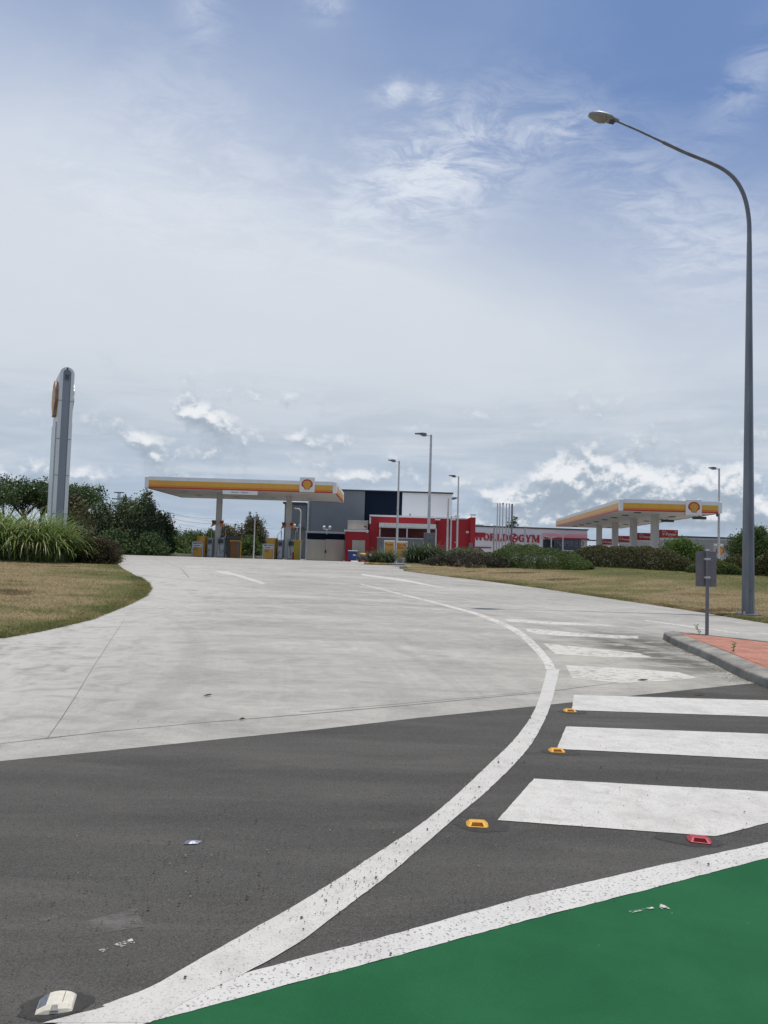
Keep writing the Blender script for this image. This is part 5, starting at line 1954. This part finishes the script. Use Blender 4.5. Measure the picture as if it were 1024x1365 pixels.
def arm_pt(px, py):
    d = ray(px, py)
    k_ = (bx2 * .03 - by * .9995) / (d.x * .03 - d.y * .9995)
    return Vector((0, 0, EYE)) + d * k_


ap = [Vector((bx2, by, tl.z - .25)), Vector((bx2, by, tl.z))] + [arm_pt(*q) for q in ((998.3, 292), (993, 264), (982.5, 242.5), (967, 227.5), (945, 216), (914, 203.5), (884, 189.5))]
aps = spline(ap, 5)
MB().tube(aps, [.061 - .017 * i / (len(aps) - 1) for i in range(len(aps))], 12).build('curved_arm', M['galv'], sl)
ar = [arm_pt(*q) for q in ((885, 190), (850, 173.5), (820, 160.5))]
MB().tube(ar, [.030, .028, .027], 10).build('arm_spigot', M['galv'], sl)
hp = arm_pt(820, 160.5)
hd_dir = (arm_pt(790, 154) - hp)
hd_dir = Vector((dvec.x, dvec.y, .17)).normalized()
side_ = Vector((-hd_dir.y, hd_dir.x, 0)).normalized()
up_ = hd_dir.cross(side_)
if up_.z < 0:
    up_ = -up_
HX = Matrix(((hd_dir.x, side_.x, up_.x, hp.x), (hd_dir.y, side_.y, up_.y, hp.y), (hd_dir.z, side_.z, up_.z, hp.z), (0, 0, 0, 1)))
mb = MB(HX)
prof = [(-.10, .05, .05, .03), (.05, .10, .08, .06), (.14, .16, .11, .07), (.30, .19, .125, .06), (.50, .19, .125, .055), (.64, .14, .09, .045), (.73, .07, .05, .03)]
vs, fs = [], []
N = 14
for u_, w_, ht, hb in prof:
    for k_ in range(N):
        t = 2 * math.pi * k_ / N
        s_ = math.sin(t)
        vs.append((u_, math.cos(t) * w_, s_ * (ht if s_ > 0 else hb)))
for i in range(len(prof) - 1):
    for k_ in range(N):
        fs.append((i * N + k_, i * N + (k_ + 1) % N, (i + 1) * N + (k_ + 1) % N, (i + 1) * N + k_))
fs += [tuple(range(N)), tuple(range((len(prof) - 1) * N, len(prof) * N))]
mb.add(vs, fs, 0, True)
hd = mb.build('lamp_head', mat('weathered_lamp_housing', (.27, .28, .29), .5, .2, var=.25, scale=12), sl)
mb = MB(HX)
lens_prof = [(.19, .13, .04), (.27, .155, .10), (.42, .165, .125), (.56, .135, .09), (.66, .08, .05)]
vs, fs = [], []
for u_, w_, hb in lens_prof:
    for k_ in range(9):
        t = math.pi + math.pi * k_ / 8
        vs.append((u_, math.cos(t) * w_, math.sin(t) * hb - .02))
for i in range(len(lens_prof) - 1):
    for k_ in range(8):
        fs.append((i * 9 + k_, i * 9 + k_ + 1, (i + 1) * 9 + k_ + 1, (i + 1) * 9 + k_))
mb.add(vs, fs, 0, True)
mb.build('lens', M['lens'], hd)
MB(HX).box(.0, .15, -.09, .09, -.075, -.045, bev=.01).build('gear_cover', M['darkgrey'], hd)
MB().box(bx2 - .24, bx2 + .24, by - .24, by + .24, gz - .03, gz + .035, bev=.01).build('base_plate', M['galv'], sl)
for sx_ in (-1, 1):
    for sy_ in (-1, 1):
        MB().tube([(bx2 + sx_ * .195, by + sy_ * .195, gz + .034), (bx2 + sx_ * .195, by + sy_ * .195, gz + .10)], .022, 6).build('bolt', M['galv_light'], sl)
MB().box(bx2 - .06, bx2 + .06, by - .172, by - .150, gz + .65, gz + 1.15).build('access_door', M['galv'], sl)

# ---------------------------------------------------------------- blank backed sign on the island
sx0, sy0 = gr(942.5, 847.5, .137)
gz2 = R(sy0) + .137
sg = thing('road_sign', 'grey blank back of a road sign on a post on the brick island', 'road sign', (sx0, sy0, gz2))
zt_ = at(940, 734.5, sy0).z
zc0, zc1 = at(940, 782, sy0).z, at(940, 735, sy0).z
MB().tube([(sx0, sy0, gz2 - .1), (sx0, sy0, zt_ + .01)], .033, 14).build('post', M['galv'], sg)
MB().tube([(sx0, sy0, zt_ + .0105), (sx0, sy0, zt_ + .03)], [.036, .028], 14).build('post_cap', M['galv_light'], sg)
pw0, pw1 = at(926.3, 758, sy0).x, at(953.2, 758, sy0).x
xm_ = sx0 - .006
pan = MB()
pan.box(xm_ - .195, xm_ + .195, sy0 + .040, sy0 + .046, zc0, zc1)
pp = pan.build('sign_panel', M['signback'], sg)
for zz in (zc0 + (zc1 - zc0) * .26, zc0 + (zc1 - zc0) * .78):
    MB().box(xm_ - .05, xm_ + .05, sy0 - .038, sy0 + .039, zz - .018, zz + .018, bev=.004).build('clamp', M['galv_light'], sg)
MB().box(xm_ - .175, xm_ - .055, sy0 + .018, sy0 + .039, zc0 + .02, zc1 - .02).build('stiffener', M['signback'], sg) if False else None
MB().box(sx0 - .09, sx0 + .09, sy0 - .09, sy0 + .09, gz2 - .01, gz2 + .008).build('footing', M['kerb'], sg)


def weed(px, py, label, seed, h=.16):
    x, y = gr(px, py, .137)
    z = R(y) + .135
    rng = random.Random(seed)
    o = thing('weed', label, 'weed', (x, y, z), 'weeds in the island paving')
    mb = MB()
    L = MB()
    pt = Vector((x, y, z))
    pts = [pt.copy()]
    for i in range(4):
        pt = pt + Vector((rng.gauss(-.01, .018), rng.gauss(0, .01), h / 4))
        pts.append(pt.copy())
        for s_ in (-1, 1):
            d = Vector((s_ * rng.uniform(.03, .06), rng.uniform(-.03, .03), rng.uniform(.0, .035)))
            w = Vector((0, .012, .010))
            L.add([pt, pt + d * .5 + w, pt + d, pt + d * .5 - w], [(0, 1, 2, 3)])
    mb.tube(pts, .005, 5)
    mb.build('stem', M['bark'], o)
    L.build('leaves', M['leaf_mid'], o)


weed(933, 846, 'small weed growing beside the road sign post', 3, .17)
weed(979, 871, 'thin weed at the kerb edge of the brick paving', 4, .18)


# ---------------------------------------------------------------- direction signs by the kerb
def yellow_sign(px0, py0, px1, py1, Y, label, lines, arrow, legs):
    a, b = at(px0, (py0 + py1) / 2, Y), at(px1, (py0 + py1) / 2, Y)
    zt2, zb2 = at((px0 + px1) / 2, py0, Y).z, at((px0 + px1) / 2, py1, Y).z
    cx = (a.x + b.x) / 2
    g = R(Y)
    o = thing('direction_sign', label, 'sign', (cx, Y, g), 'yellow direction signs by the kerb')
    MB().box(a.x, b.x, Y - .05, Y + .05, zb2, zt2, bev=.015).build('frame', M['white'], o)
    p_ = MB().box(a.x + .06, b.x - .06, Y - .06, Y - .045, zb2 + .05, zt2 - .10).build('panel', M['ochre'], o)
    for txt, dz_ in lines:
        t_ = text_mesh(txt, .20, 'lettering', M['red'], p_, (cx - .04, Y - .064, zt2 - dz_), depth=.004, bold=.003)
    if arrow:
        az_ = zb2 + .26
        m_ = MB()
        m_.prism([(cx - .10, az_ - .028), (cx + .20, az_ - .028), (cx + .20, az_ + .028), (cx - .10, az_ + .028)], 'y', Y - .066, Y - .058)
        m_.prism([(cx + .06, az_ + .15), (cx + .14, az_ + .15), (cx + .27, az_), (cx + .14, az_ - .15), (cx + .06, az_ - .15), (cx + .19, az_)], 'y', Y - .069, Y - .058)
        m_.build('arrow', M['red'], p_)
    for u_ in legs:
        MB().box(cx + u_ - .045, cx + u_ + .045, Y - .04, Y + .04, g - .1, zb2 + .02).build('leg', M['galv_light'], o)
    return o


yellow_sign(511.6, 720.3, 526.2, 748.5, 48.6, 'yellow truck direction sign half hidden by grass, left of the arrow sign', [('Trucks', .27)], False, (-.25, .25))
yellow_sign(527.6, 721.3, 543.2, 744.8, 48.0, 'yellow direction sign with red arrow for cars and bikes', [('Cars &', .24), ('Bikes', .43)], True, (-.22, .12))
a, b = at(564.8, 720, 45.5), at(580.3, 720, 45.5)
zt_, zb_ = at(572, 710.3, 45.5).z, at(572, 729.3, 45.5).z
cx = (a.x + b.x) / 2
o = thing('notice_sign', 'brown grey notice board on a pale post at the foot of the tallest slim lamp', 'sign', (cx, 45.5, R(45.5)))
MB().box(a.x, b.x, 45.45, 45.52, zb_, zt_, bev=.012).build('panel', M['browngrey'], o)
for (w_, zz) in ((.16, .10), (.40, .20), (.44, .27), (.36, .34)):
    MB().box(cx - w_ / 2 + .03, cx + w_ / 2 + .03, 45.44, 45.448, zt_ - zz - .022, zt_ - zz + .012).build('notice_line', M['palegrey'], o)
MB().box(cx - .05, cx + .05, 45.525, 45.6, R(45.5) - .1, zt_ - .05).build('post', M['galv_light'], o)

# small emblem board by the right lamp
p = at(957.6, 733, 62)
o = thing('emblem_board', 'small white board with shell emblem behind the right slim lamp post', 'sign', (p.x, 62, R(62)))
zt_ = at(957.6, 725, 62).z
MB().box(p.x - .42, p.x + .42, 61.95, 62.05, zt_ - 1.1, zt_, bev=.02).build('board', M['cream'], o)
MB().box(p.x - .40, p.x + .40, 61.93, 61.948, zt_ - .16, zt_ - .02).build('header_strip', M['white'], o)
emblem(p.x + .12, 61.945, zt_ - .60, .34, o)
for u_ in (-.3, .3):
    MB().box(p.x + u_ - .04, p.x + u_ + .04, 62.051, 62.12, R(62) - .1, zt_ - .1).build('leg', M['galv_light'], o)

# ---------------------------------------------------------------- pylon sign
pb = at(79.5, 705, 36)
ptop = at(90, 489.5, 36)
px_x = at(84.5, 600, 36).x
gp_ = zl(px_x, 36)
py = thing('pylon_sign', 'tall slim pylon sign seen edge on, grey end with white sides', 'pylon sign', (px_x, 36, gp_))
YAW = deg(29.0)
T, Dp = .66, 2.5            # thickness across, depth away from us
PX = Matrix.Translation((px_x, 36, 0)) @ Matrix.Rotation(YAW, 4, 'Z')
zt_ = ptop.z


def u_section(half, zb_, zt2, n_=14):
    pts = [(-half, zb_)]
    for i in range(n_ + 1):
        a = math.pi - math.pi * i / n_
        pts.append((half * math.cos(a), zt2 - half + half * math.sin(a)))
    pts.append((half, zb_))
    return pts


MB(PX).prism(u_section(T / 2 - .155, gp_ - .2, zt_ - .12), 'y', .025, Dp - .02).build('grey_core', M['pylongrey'], py)
out_, in_ = u_section(T / 2, gp_ + .1, zt_), u_section(T / 2 - .15, gp_ + .1, zt_ - .115)
mb = MB(PX)
n = len(out_)
vs = [(u_, 0.0, z_) for u_, z_ in out_] + [(u_, 0.0, z_) for u_, z_ in in_] + [(u_, Dp, z_) for u_, z_ in out_] + [(u_, Dp, z_) for u_, z_ in in_]
fs = []
for i in range(n - 1):
    fs += [(i, i + 1, n + i + 1, n + i), (2 * n + i, 2 * n + i + 1, 3 * n + i + 1, 3 * n + i), (i, i + 1, 2 * n + i + 1, 2 * n + i), (n + i, n + i + 1, 3 * n + i + 1, 3 * n + i)]
mb.add(vs, fs)
mb.build('white_cladding', M['pylonwhite'], py)
for zz in (.86, .66, .47, .27, .12):
    z_ = gp_ + (zt_ - gp_) * zz
    z_ -= .35
    for s_ in (-1, 1):
        MB(PX).box(s_ * (T / 2 - .075) - .079, s_ * (T / 2 - .075) + .079, -.004, Dp + .004, z_ - .010, z_ + .010).build('panel_joint', M['darkgrey'], py)
MB(PX).box(-.10, .10, .012, .024, zt_ - .60, zt_ - .36).build('vent_grille', M['darkgrey'], py)
MB(PX).box(-.03, .03, -.012, -.001, zt_ - .11, zt_ - .01).build('top_catch', M['black'], py)
for s_ in (-1, 1):
    ax = (PX.to_3x3() @ Vector((0, 1 if s_ < 0 else -1, 0))) * -1
    outv = PX.to_3x3() @ Vector((s_, 0, 0))
    zc = at(85, 528, 36).z
    cc = PX @ Vector((s_ * (T / 2 - .004), Dp / 2, zc))
    emblem(cc.x, cc.y, cc.z, .95, py, ax=ax, out=outv, thick=.13 if s_ < 0 else .07, side=M['tanrim'] if s_ < 0 else M['pylonwhite'])
    # price panel standing slightly proud lower down
    MB(PX).box(min(s_ * (T / 2 + .002), s_ * (T / 2 + .05)), max(s_ * (T / 2 + .002), s_ * (T / 2 + .05)), .35, Dp - .1, gp_ + 2.0, zc - 1.25).build('price_panel', M['pylonwhite'], py)

# ---------------------------------------------------------------- planting on the right
HD = 'hedges and shrubs along the right lawn'
# small kerb planter left of the signs
for i, (px, Y, Ln, nb, label) in enumerate(((500, 47.2, 1.35, 300, 'dark grass tuft at the left end of the yellow kerb'), (510, 46.9, 1.55, 320, 'dark grass tuft hiding the foot of the truck sign'), (518, 47.3, 1.35, 240, 'small dark grass tuft between the two yellow signs'))):
    p = at(px, 745, Y)
    strappy('dark_grass', label, 'grass clump', p.x, Y, R(Y), nb, Ln, .35, M['blade_dark'], 80 + i, 'dark grass tufts in the kerb planter', .016)
for i, (px, Y, Ln, nb, label) in enumerate(((554, 42.6, 1.45, 420, 'large dark strappy plant right of the arrow sign'), (565, 43.0, 1.65, 420, 'large dark strappy plant at the foot of the notice board'), (575, 44.0, 1.5, 300, 'dark strappy plant behind the notice post'))):
    p = at(px, 752, Y)
    strappy('dark_grass', label, 'grass clump', p.x, Y, zr(p.x, Y), nb, Ln, .5, M['blade_dark'], 90 + i, 'large dark strappy plants by the notice board', .02)


def on_lawn(px, py, Y):
    p = at(px, py, Y)
    return p.x, p.y


# low twiggy ground cover in front, grey green cover behind it
hedge('groundcover', 'dark twiggy ground cover along the front of the bed under the notice board', 'shrub', [on_lawn(560, 755, 42.0), on_lawn(600, 755, 41.0), on_lawn(640, 755, 39.5), on_lawn(684, 755, 38.0)], 1.9, [.42, .52, .56, .42], 6500, .06, M['leaf_dead'], 51, HD, hump=.30)
hedge('groundcover', 'grey green spreading cover between the notice board and the low hedge', 'shrub', [on_lawn(574, 748, 45.5), on_lawn(610, 748, 44.5), on_lawn(660, 748, 42.5)], 2.4, [.62, .68, .70], 7500, .06, M['leaf_grey'], 52, HD, hump=.30)
hedge('low_hedge', 'rounded mid green low hedge in front of the gym', 'hedge', [on_lawn(655, 750, 41.0), on_lawn(690, 750, 39.2), on_lawn(730, 750, 37.5), on_lawn(788, 750, 35.5)], 2.3, [.95, 1.05, .92, .62], 15000, .05, M['leaf_cover'], 53, HD, hump=.13)
hedge('clipped_hedge', 'long brown green clipped hedge hiding the right forecourt', 'hedge', [on_lawn(752, 750, 40.5), on_lawn(800, 750, 39.0), on_lawn(860, 750, 37.0), on_lawn(925, 750, 35.0)], 2.0, [.90, 1.02, 1.02, .97], 21000, .05, M['leaf_hedge'], 54, HD, hump=.07)
hedge('low_hedge', 'dark green low hedge behind the road sign', 'hedge', [on_lawn(915, 755, 34.2), on_lawn(950, 755, 33.6), on_lawn(992, 755, 33.0)], 1.6, [.62, .68, .62], 7500, .05, M['leaf_cover'], 55, HD, hump=.12)
hedge('clipped_hedge', 'brownish hedge left of the street lamp pole behind the low hedge', 'hedge', [on_lawn(958, 750, 38.5), on_lawn(985, 750, 38.0), on_lawn(1006, 750, 37.6)], 1.8, [.9, .98, .95], 6000, .055, M['leaf_hedge'], 56, HD, hump=.13)
hedge('clipped_hedge', 'tall brownish hedge at the right picture edge behind the lamp', 'hedge', [on_lawn(1000, 755, 33.6), on_lawn(1025, 755, 33.0), on_lawn(1075, 755, 32.0)], 1.9, [1.25, 1.35, 1.3], 9000, .055, M['leaf_hedge'], 57, HD, hump=.14)
p = at(911, 735, 42.5)
bush('round_shrub', 'bright green rounded shrub above the hedge left of the road sign', 'shrub', (p.x, p.y, zr(p.x, p.y)), [(-.35, 0, .95, .85, .8, .72), (.35, 0, .85, .75, .75, .62), (0, 0, .5, 1.1, .9, .5), (-.1, 0, 1.3, .5, .5, .38)], 6500, .075, M['leaf_bright'], 61, stems=6)
p = at(616, 735, 52)
bush('round_shrub', 'small bright rounded shrub before the red wall end', 'shrub', (p.x, p.y, R(52)), [(0, 0, .75, .65, .6, .55), (-.2, 0, .45, .75, .6, .45), (.3, .1, .5, .55, .5, .45)], 3500, .065, M['leaf_mid'], 62, stems=5)
p = at(1003, 735, 44)
bush('leafy_tree', 'rounded leafy tree behind the street lamp pole at the right edge', 'tree', (p.x, p.y, zr(p.x, p.y)),
     [(-.55, 0, 1.3, .85, .9, .8), (.45, 0, 1.5, .9, .9, .9), (.15, 0, 2.1, .65, .65, .55), (.9, .2, 1.1, .7, .7, .7), (-.2, 0, .7, 1.2, 1.0, .7)], 8500, .085, M['leaf_mid'], 63, stems=6)

# far wooded horizon, one mass nobody could count
rng = np.random.default_rng(77)
belt = []
for xx in np.arange(-520, 700, 9.0):
    if -260 < xx < -140:      # open gap in the woodland behind the flat topped trees
        continue
    hh = 4.5 + 2.2 * mnoise.noise(Vector((xx * .02, 0, 0))) + rng.uniform(-.8, .8)
    belt.append((xx + rng.uniform(-3, 3), 420 + rng.uniform(-25, 25), .4 + hh * .5, 7.5, 6.0, hh * .55))
bp = blob_points(belt, 26000, rng, .35, 24, zmin=.3)
V, Fc = leaf_quads(bp, .75, rng, .6)
tag(raw_mesh('far_woodland', V, Fc, M['leaf_fig']), 'low far woodland along the horizon behind the buildings', 'woodland', None, 'stuff')

# ---------------------------------------------------------------- power line beyond the trees


def lattice_tower(px, topy, Y, w, label):
    t = at(px, topy, Y)
    g = R(Y) - .1
    o = thing('transmission_tower', label, 'tower', (t.x, Y, g), 'transmission towers beyond the trees')
    H = t.z - g
    mb = MB()
    lv = [0, .3, .52, .68, .8, .9, 1.0]
    wd = [w, w * .72, w * .5, w * .34, w * .24, w * .2, w * .2]
    r_ = w * .018
    for sx_ in (-1, 1):
        for sy_ in (-1, 1):
            mb.tube([(t.x + sx_ * a / 2, Y + sy_ * a / 2, g + H * z_) for a, z_ in zip(wd, lv)], r_, 4)
    for i in range(len(lv) - 1):
        for s_ in (-1, 1):
            a0, a1 = wd[i] / 2, wd[i + 1] / 2
            for sy_ in (-1, 1):
                mb.tube([(t.x - s_ * a0, Y + sy_ * a0, g + H * lv[i]), (t.x + s_ * a1, Y + sy_ * a1, g + H * lv[i + 1])], r_ * .6, 4)
    mb.build('lattice', M['darkgrey'], o)
    for zz, ww in ((1.0, w * .95), (.88, w * 1.15), (.76, w * 1.0)):
        MB().box(t.x - ww / 2, t.x + ww / 2, Y - .25, Y + .25, g + H * zz - .22, g + H * zz + .22).build('cross_arm', M['darkgrey'], o)
    return t


tA = lattice_tower(159, 656.5, 330, 4.6, 'transmission tower top showing above the dark shrubs')
tB = lattice_tower(226, 684, 620, 7.0, 'farther transmission tower top left of the first canopy column')
tC = at(520, 712, 700)
MBw = None
wires = thing('power_line', 'thin power lines sagging under the long canopy towards the right', 'power line', (tB.x, 600, 20))
for i, (pa, pb_) in enumerate((((155, 662), (300, 692)), ((163, 672), (300, 698)), ((160, 690), (300, 716)), ((226, 686), (420, 708)), ((226, 696), (420, 722)))):
    a, b = at(pa[0], pa[1], 330 if i < 3 else 620), at(pb_[0], pb_[1], 520 if i < 3 else 900)
    pts = [a.lerp(b, k_ / 12) - Vector((0, 0, 3.0 * math.sin(math.pi * k_ / 12))) for k_ in range(13)]
    MB().tube(pts, .10, 4).build('wire', M['darkgrey'], wires)


# ---------------------------------------------------------------- raised pavement markers and litter
def marker(px, py, label, m, ml, yaw, pad, pad_dx=0.0, L=.125, Wd=.10, h=.024):
    x, y = gr(px, py)
    o = thing('pavement_marker', label, 'road marker', (x, y, 0), 'raised pavement markers')
    X = Matrix.Translation((x, y, 0)) @ Matrix.Rotation(yaw, 4, 'Z')
    rng = random.Random(int(px))
    pts = []
    for i in range(22):
        a = 2 * math.pi * i / 22
        w_ = 1 + rng.uniform(-.07, .07)
        pts.append((pad_dx + math.cos(a) * pad[0] * w_, math.sin(a) * pad[1] * w_))
    mb = MB(X)
    n_ = len(pts)
    mb.add([(u_, v_, .001) for u_, v_ in pts] + [(pad_dx + (u_ - pad_dx) * .9, v_ * .9, .0055) for u_, v_ in pts],
           [tuple(range(n_, 2 * n_))] + [(i, (i + 1) % n_, n_ + (i + 1) % n_, n_ + i) for i in range(n_)])
    mb.build('adhesive_pad', M['bitumen'], o)
    z0, z1 = .0058, .0058 + h
    a, b, c_, d = L / 2, Wd / 2, L / 2 - .018, Wd / 2 - .030
    oct_b = [(-a, -b + .02), (-a + .012, -b), (a - .012, -b), (a, -b + .02), (a, b - .02), (a - .012, b), (-a + .012, b), (-a, b - .02)]
    oct_t = [(-c_, -d + .008), (-c_ + .008, -d), (c_ - .008, -d), (c_, -d + .008), (c_, d - .008), (c_ - .008, d), (-c_ + .008, d), (-c_, d - .008)]
    mb = MB(X)
    vs = [(u_, v_, z0) for u_, v_ in oct_b] + [(u_, v_, z0 + .006) for u_, v_ in oct_b] + [(u_, v_, z1) for u_, v_ in oct_t]
    fs = [tuple(range(16, 24))]
    for k_ in (0, 8):
        fs += [(k_ + i, k_ + (i + 1) % 8, k_ + 8 + (i + 1) % 8, k_ + 8 + i) for i in range(8)]
    mb.add(vs, fs)
    mb.build('body', m, o)
    return o, X, (a, b, c_, d, z0, z1)


def face_lens(o, X, dims, ml, side, inset_=.012):
    "sloping reflector set in one long face (side -1 is the face towards us)"
    a, b, c_, d, z0, z1 = dims
    n_ = Vector((0, side * (z1 - z0 - .006), b - d)).normalized()
    lo, hi = Vector((0, side * b, z0 + .006)), Vector((0, side * d, z1))
    p0, p1 = lo.lerp(hi, .14), lo.lerp(hi, .88)
    vs = [(-a + .026, p0), (a - .026, p0), (c_ - .016, p1), (-c_ + .016, p1)]
    MB(X).add([Vector((u_, 0, 0)) + p_ + n_ * .0012 for u_, p_ in vs] + [Vector((u_, 0, 0)) + p_ - n_ * .003 for u_, p_ in vs], [(0, 1, 2, 3), (0, 4, 5, 1), (1, 5, 6, 2), (2, 6, 7, 3), (3, 7, 4, 0)]).build('lens', ml, o)


for px, py_, lab_, yw in ((636, 1101, 'amber pavement marker nearest to us beside the curved white line', -4), (742, 1002.5, 'amber pavement marker left of the second white bar', 0), (759.5, 949, 'amber pavement marker left of the farthest white bar on asphalt', 0)):
    mk = marker(px, py_, lab_, M['amber'], M['amberlens'], deg(yw), (.155, .095), .03)
    face_lens(*mk, M['amberlens'], -1)
mk = marker(932, 1122, 'red pavement marker at the end of the nearest white bar', M['redplastic'], M['redlens'], deg(-14), (.19, .085), -.055)
face_lens(*mk, M['redlens'], -1)
# white marker with its reflector ramp on the left and a rounded top
x, y = gr(75, 1341)
o = thing('pavement_marker', 'white pavement marker on a dark pad at the bottom left', 'road marker', (x, y, 0), 'raised pavement markers')
X = Matrix.Translation((x, y, 0)) @ Matrix.Rotation(deg(13), 4, 'Z')
rng = random.Random(5)
ring_ = [((.118 + rng.uniform(-.012, .012)) * math.cos(2 * math.pi * i / 26), (.075 + rng.uniform(-.008, .008)) * math.sin(2 * math.pi * i / 26)) for i in range(26)]
MB(X).add([(u_, v_, .001) for u_, v_ in ring_] + [(u_ * .92, v_ * .92, .005) for u_, v_ in ring_],
          [tuple(range(26, 52))] + [(i, (i + 1) % 26, 26 + (i + 1) % 26, 26 + i) for i in range(26)]).build('adhesive_pad', M['bitumen'], o)
prof_ = [(-.058, .006), (-.054, .012), (-.026, .026), (-.012, .0285), (.006, .0295), (.024, .028), (.042, .024), (.054, .017), (.058, .006)]
mb = MB(X)
rows = []
for u_, z_ in prof_:
    half = .040 + .012 * math.sqrt(max(0, 1 - (u_ / .062) ** 2))
    rows.append([(u_, -half, .005), (u_, -half + .003, z_ * .62), (u_, -half + .016, z_), (u_, half - .016, z_), (u_, half - .003, z_ * .62), (u_, half, .005)])
vs = [v for r_ in rows for v in r_]
fs = []
for i in range(len(rows) - 1):
    fs += [(i * 6 + k_, i * 6 + k_ + 1, (i + 1) * 6 + k_ + 1, (i + 1) * 6 + k_) for k_ in range(5)]
fs += [tuple(range(6)), tuple(range((len(rows) - 1) * 6, len(rows) * 6))]
mb.add(vs, fs)
mb.build('body', M['creamplastic'], o)
n_ = Vector((-.014, 0, .028)).normalized()
vs = [Vector((-.0535, -.030, .0123)), Vector((-.0265, -.033, .0258)), Vector((-.0265, .033, .0258)), Vector((-.0535, .030, .0123))]
MB(X).add([v + n_ * .0014 for v in vs] + [v - n_ * .003 for v in vs], [(0, 1, 2, 3), (0, 4, 5, 1), (1, 5, 6, 2), (2, 6, 7, 3), (3, 7, 4, 0)]).build('lens', M['greylens'], o)
MB(X).box(.0225, .0245, -.030, .034, .020, .0286).build('top_groove', M['gap'], o)
MB(X).tube([(.002, -.0490, .0095), (.002, -.036, .0215)], [.014, .011], 14).build('front_notch', M['kerb'], o)

# litter
x, y = gr(256, 1125)
o = tag(MB(Matrix.Translation((x, y, .003)) @ Matrix.Rotation(deg(20), 4, 'Z')).add(
    [(-.045, 0, 0), (-.02, -.012, .004), (.03, -.014, .002), (.05, .004, .006), (.02, .014, .010), (-.03, .010, .012), (0, 0, .016)],
    [(0, 1, 6), (1, 2, 6), (2, 3, 6), (3, 4, 6), (4, 5, 6), (5, 0, 6), (0, 5, 4, 3, 2, 1)]).build('crumpled_wrapper', M['foil']), 'small silver blue crumpled wrapper on the asphalt', 'litter')
for px, py_, L_, lab_ in ((857, 908, .16, 'dark dead leaf lying on the worn bar near the island'), (277, 929, .10, 'small dark leaf lying on the concrete driveway'), (932, 927, .13, 'dark bark flake beside the farthest white bar'), (323, 961, .06, 'dark speck of leaf on the concrete joint')):
    x, y = gr(px, py_)
    z = R(y) + .014
    X = Matrix.Translation((x, y, z)) @ Matrix.Rotation(deg(px % 40 - 10), 4, 'Z')
    tag(MB(X).add([(-L_ / 2, 0, .002), (-L_ * .2, -L_ * .14, .0), (L_ * .25, -L_ * .12, .004), (L_ / 2, L_ * .02, .012), (L_ * .2, L_ * .16, .008), (-L_ * .25, L_ * .12, .006), (0, 0, .018)],
                  [(0, 1, 6), (1, 2, 6), (2, 3, 6), (3, 4, 6), (4, 5, 6), (5, 0, 6), (0, 5, 4, 3, 2, 1)]).build('dead_leaf', M['deadleaf']), lab_, 'leaf')
x, y = gr(842, 976)
# loose stones over the asphalt and lines
rng = random.Random(9)
mb = MB()
cnt = 0
while cnt < 1400:
    if cnt < 560:
        px, py_ = rng.gauss(300, 150), rng.gauss(1160, 45)
    elif cnt < 860:
        t = rng.random()
        i = rng.randrange(5, len(cl) - 1)
        px = cl[i][0] * (1 - t) + cr[i][0] * t + rng.gauss(0, 14)
        py_ = cl[i][1] * (1 - t) + cr[i][1] * t + rng.gauss(0, 14)
    else:
        px, py_ = rng.uniform(0, 1024), rng.uniform(960, 1330)
    if py_ < 945 or py_ > 1360 or not -40 < px < 1060:
        continue
    x, y = gr(px, py_)
    if y > 9.5 or y < bb[0][1] + (x - bb[0][0]) * .52:
        continue
    s_ = rng.uniform(.0013, .0038) * (1 + .10 * y) * (1.9 if rng.random() < .04 else 1)
    vs = [(x + s_ * rng.uniform(.6, 1.2) * math.cos(a_), y + s_ * rng.uniform(.6, 1.2) * math.sin(a_), .011) for a_ in (0, 1.25, 2.5, 3.8, 5.0)]
    mb.add(vs + [(x, y, .011 + s_ * rng.uniform(.6, 1.1))], [(0, 1, 5), (1, 2, 5), (2, 3, 5), (3, 4, 5), (4, 0, 5)], 0 if rng.random() < .9 else 1)
    cnt += 1
tag(mb.build('gravel', [M['stone'], M['kerb']]), 'loose dark stones scattered over the asphalt and white lines', 'gravel', None, 'stuff')
# grit and dry leaves washed along the island kerb
mb = MB()
for i in range(420):
    j = rng.randrange(0, len(near) - 1)
    t = rng.random()
    x = near[j][0] + (near[j + 1][0] - near[j][0]) * t - abs(rng.gauss(0, .16))
    y = near[j][1] + (near[j + 1][1] - near[j][1]) * t + rng.gauss(0, .08)
    s_ = rng.uniform(.006, .018)
    a_ = rng.uniform(0, 6.28)
    z = R(y) + .012
    mb.add([(x - s_ * math.cos(a_), y - s_ * math.sin(a_), z), (x + s_ * .4 * math.sin(a_), y - s_ * .4 * math.cos(a_), z + .004), (x + s_ * math.cos(a_), y + s_ * math.sin(a_), z + rng.uniform(0, .012)), (x - s_ * .4 * math.sin(a_), y + s_ * .4 * math.cos(a_), z + .003)], [(0, 1, 2, 3)], 0 if rng.random() < .6 else 1)
tag(mb.build('leaf_litter', [M['deadleaf'], M['soil']]), 'dry leaf litter and grit along the kerb of the island', 'leaf litter', None, 'stuff')
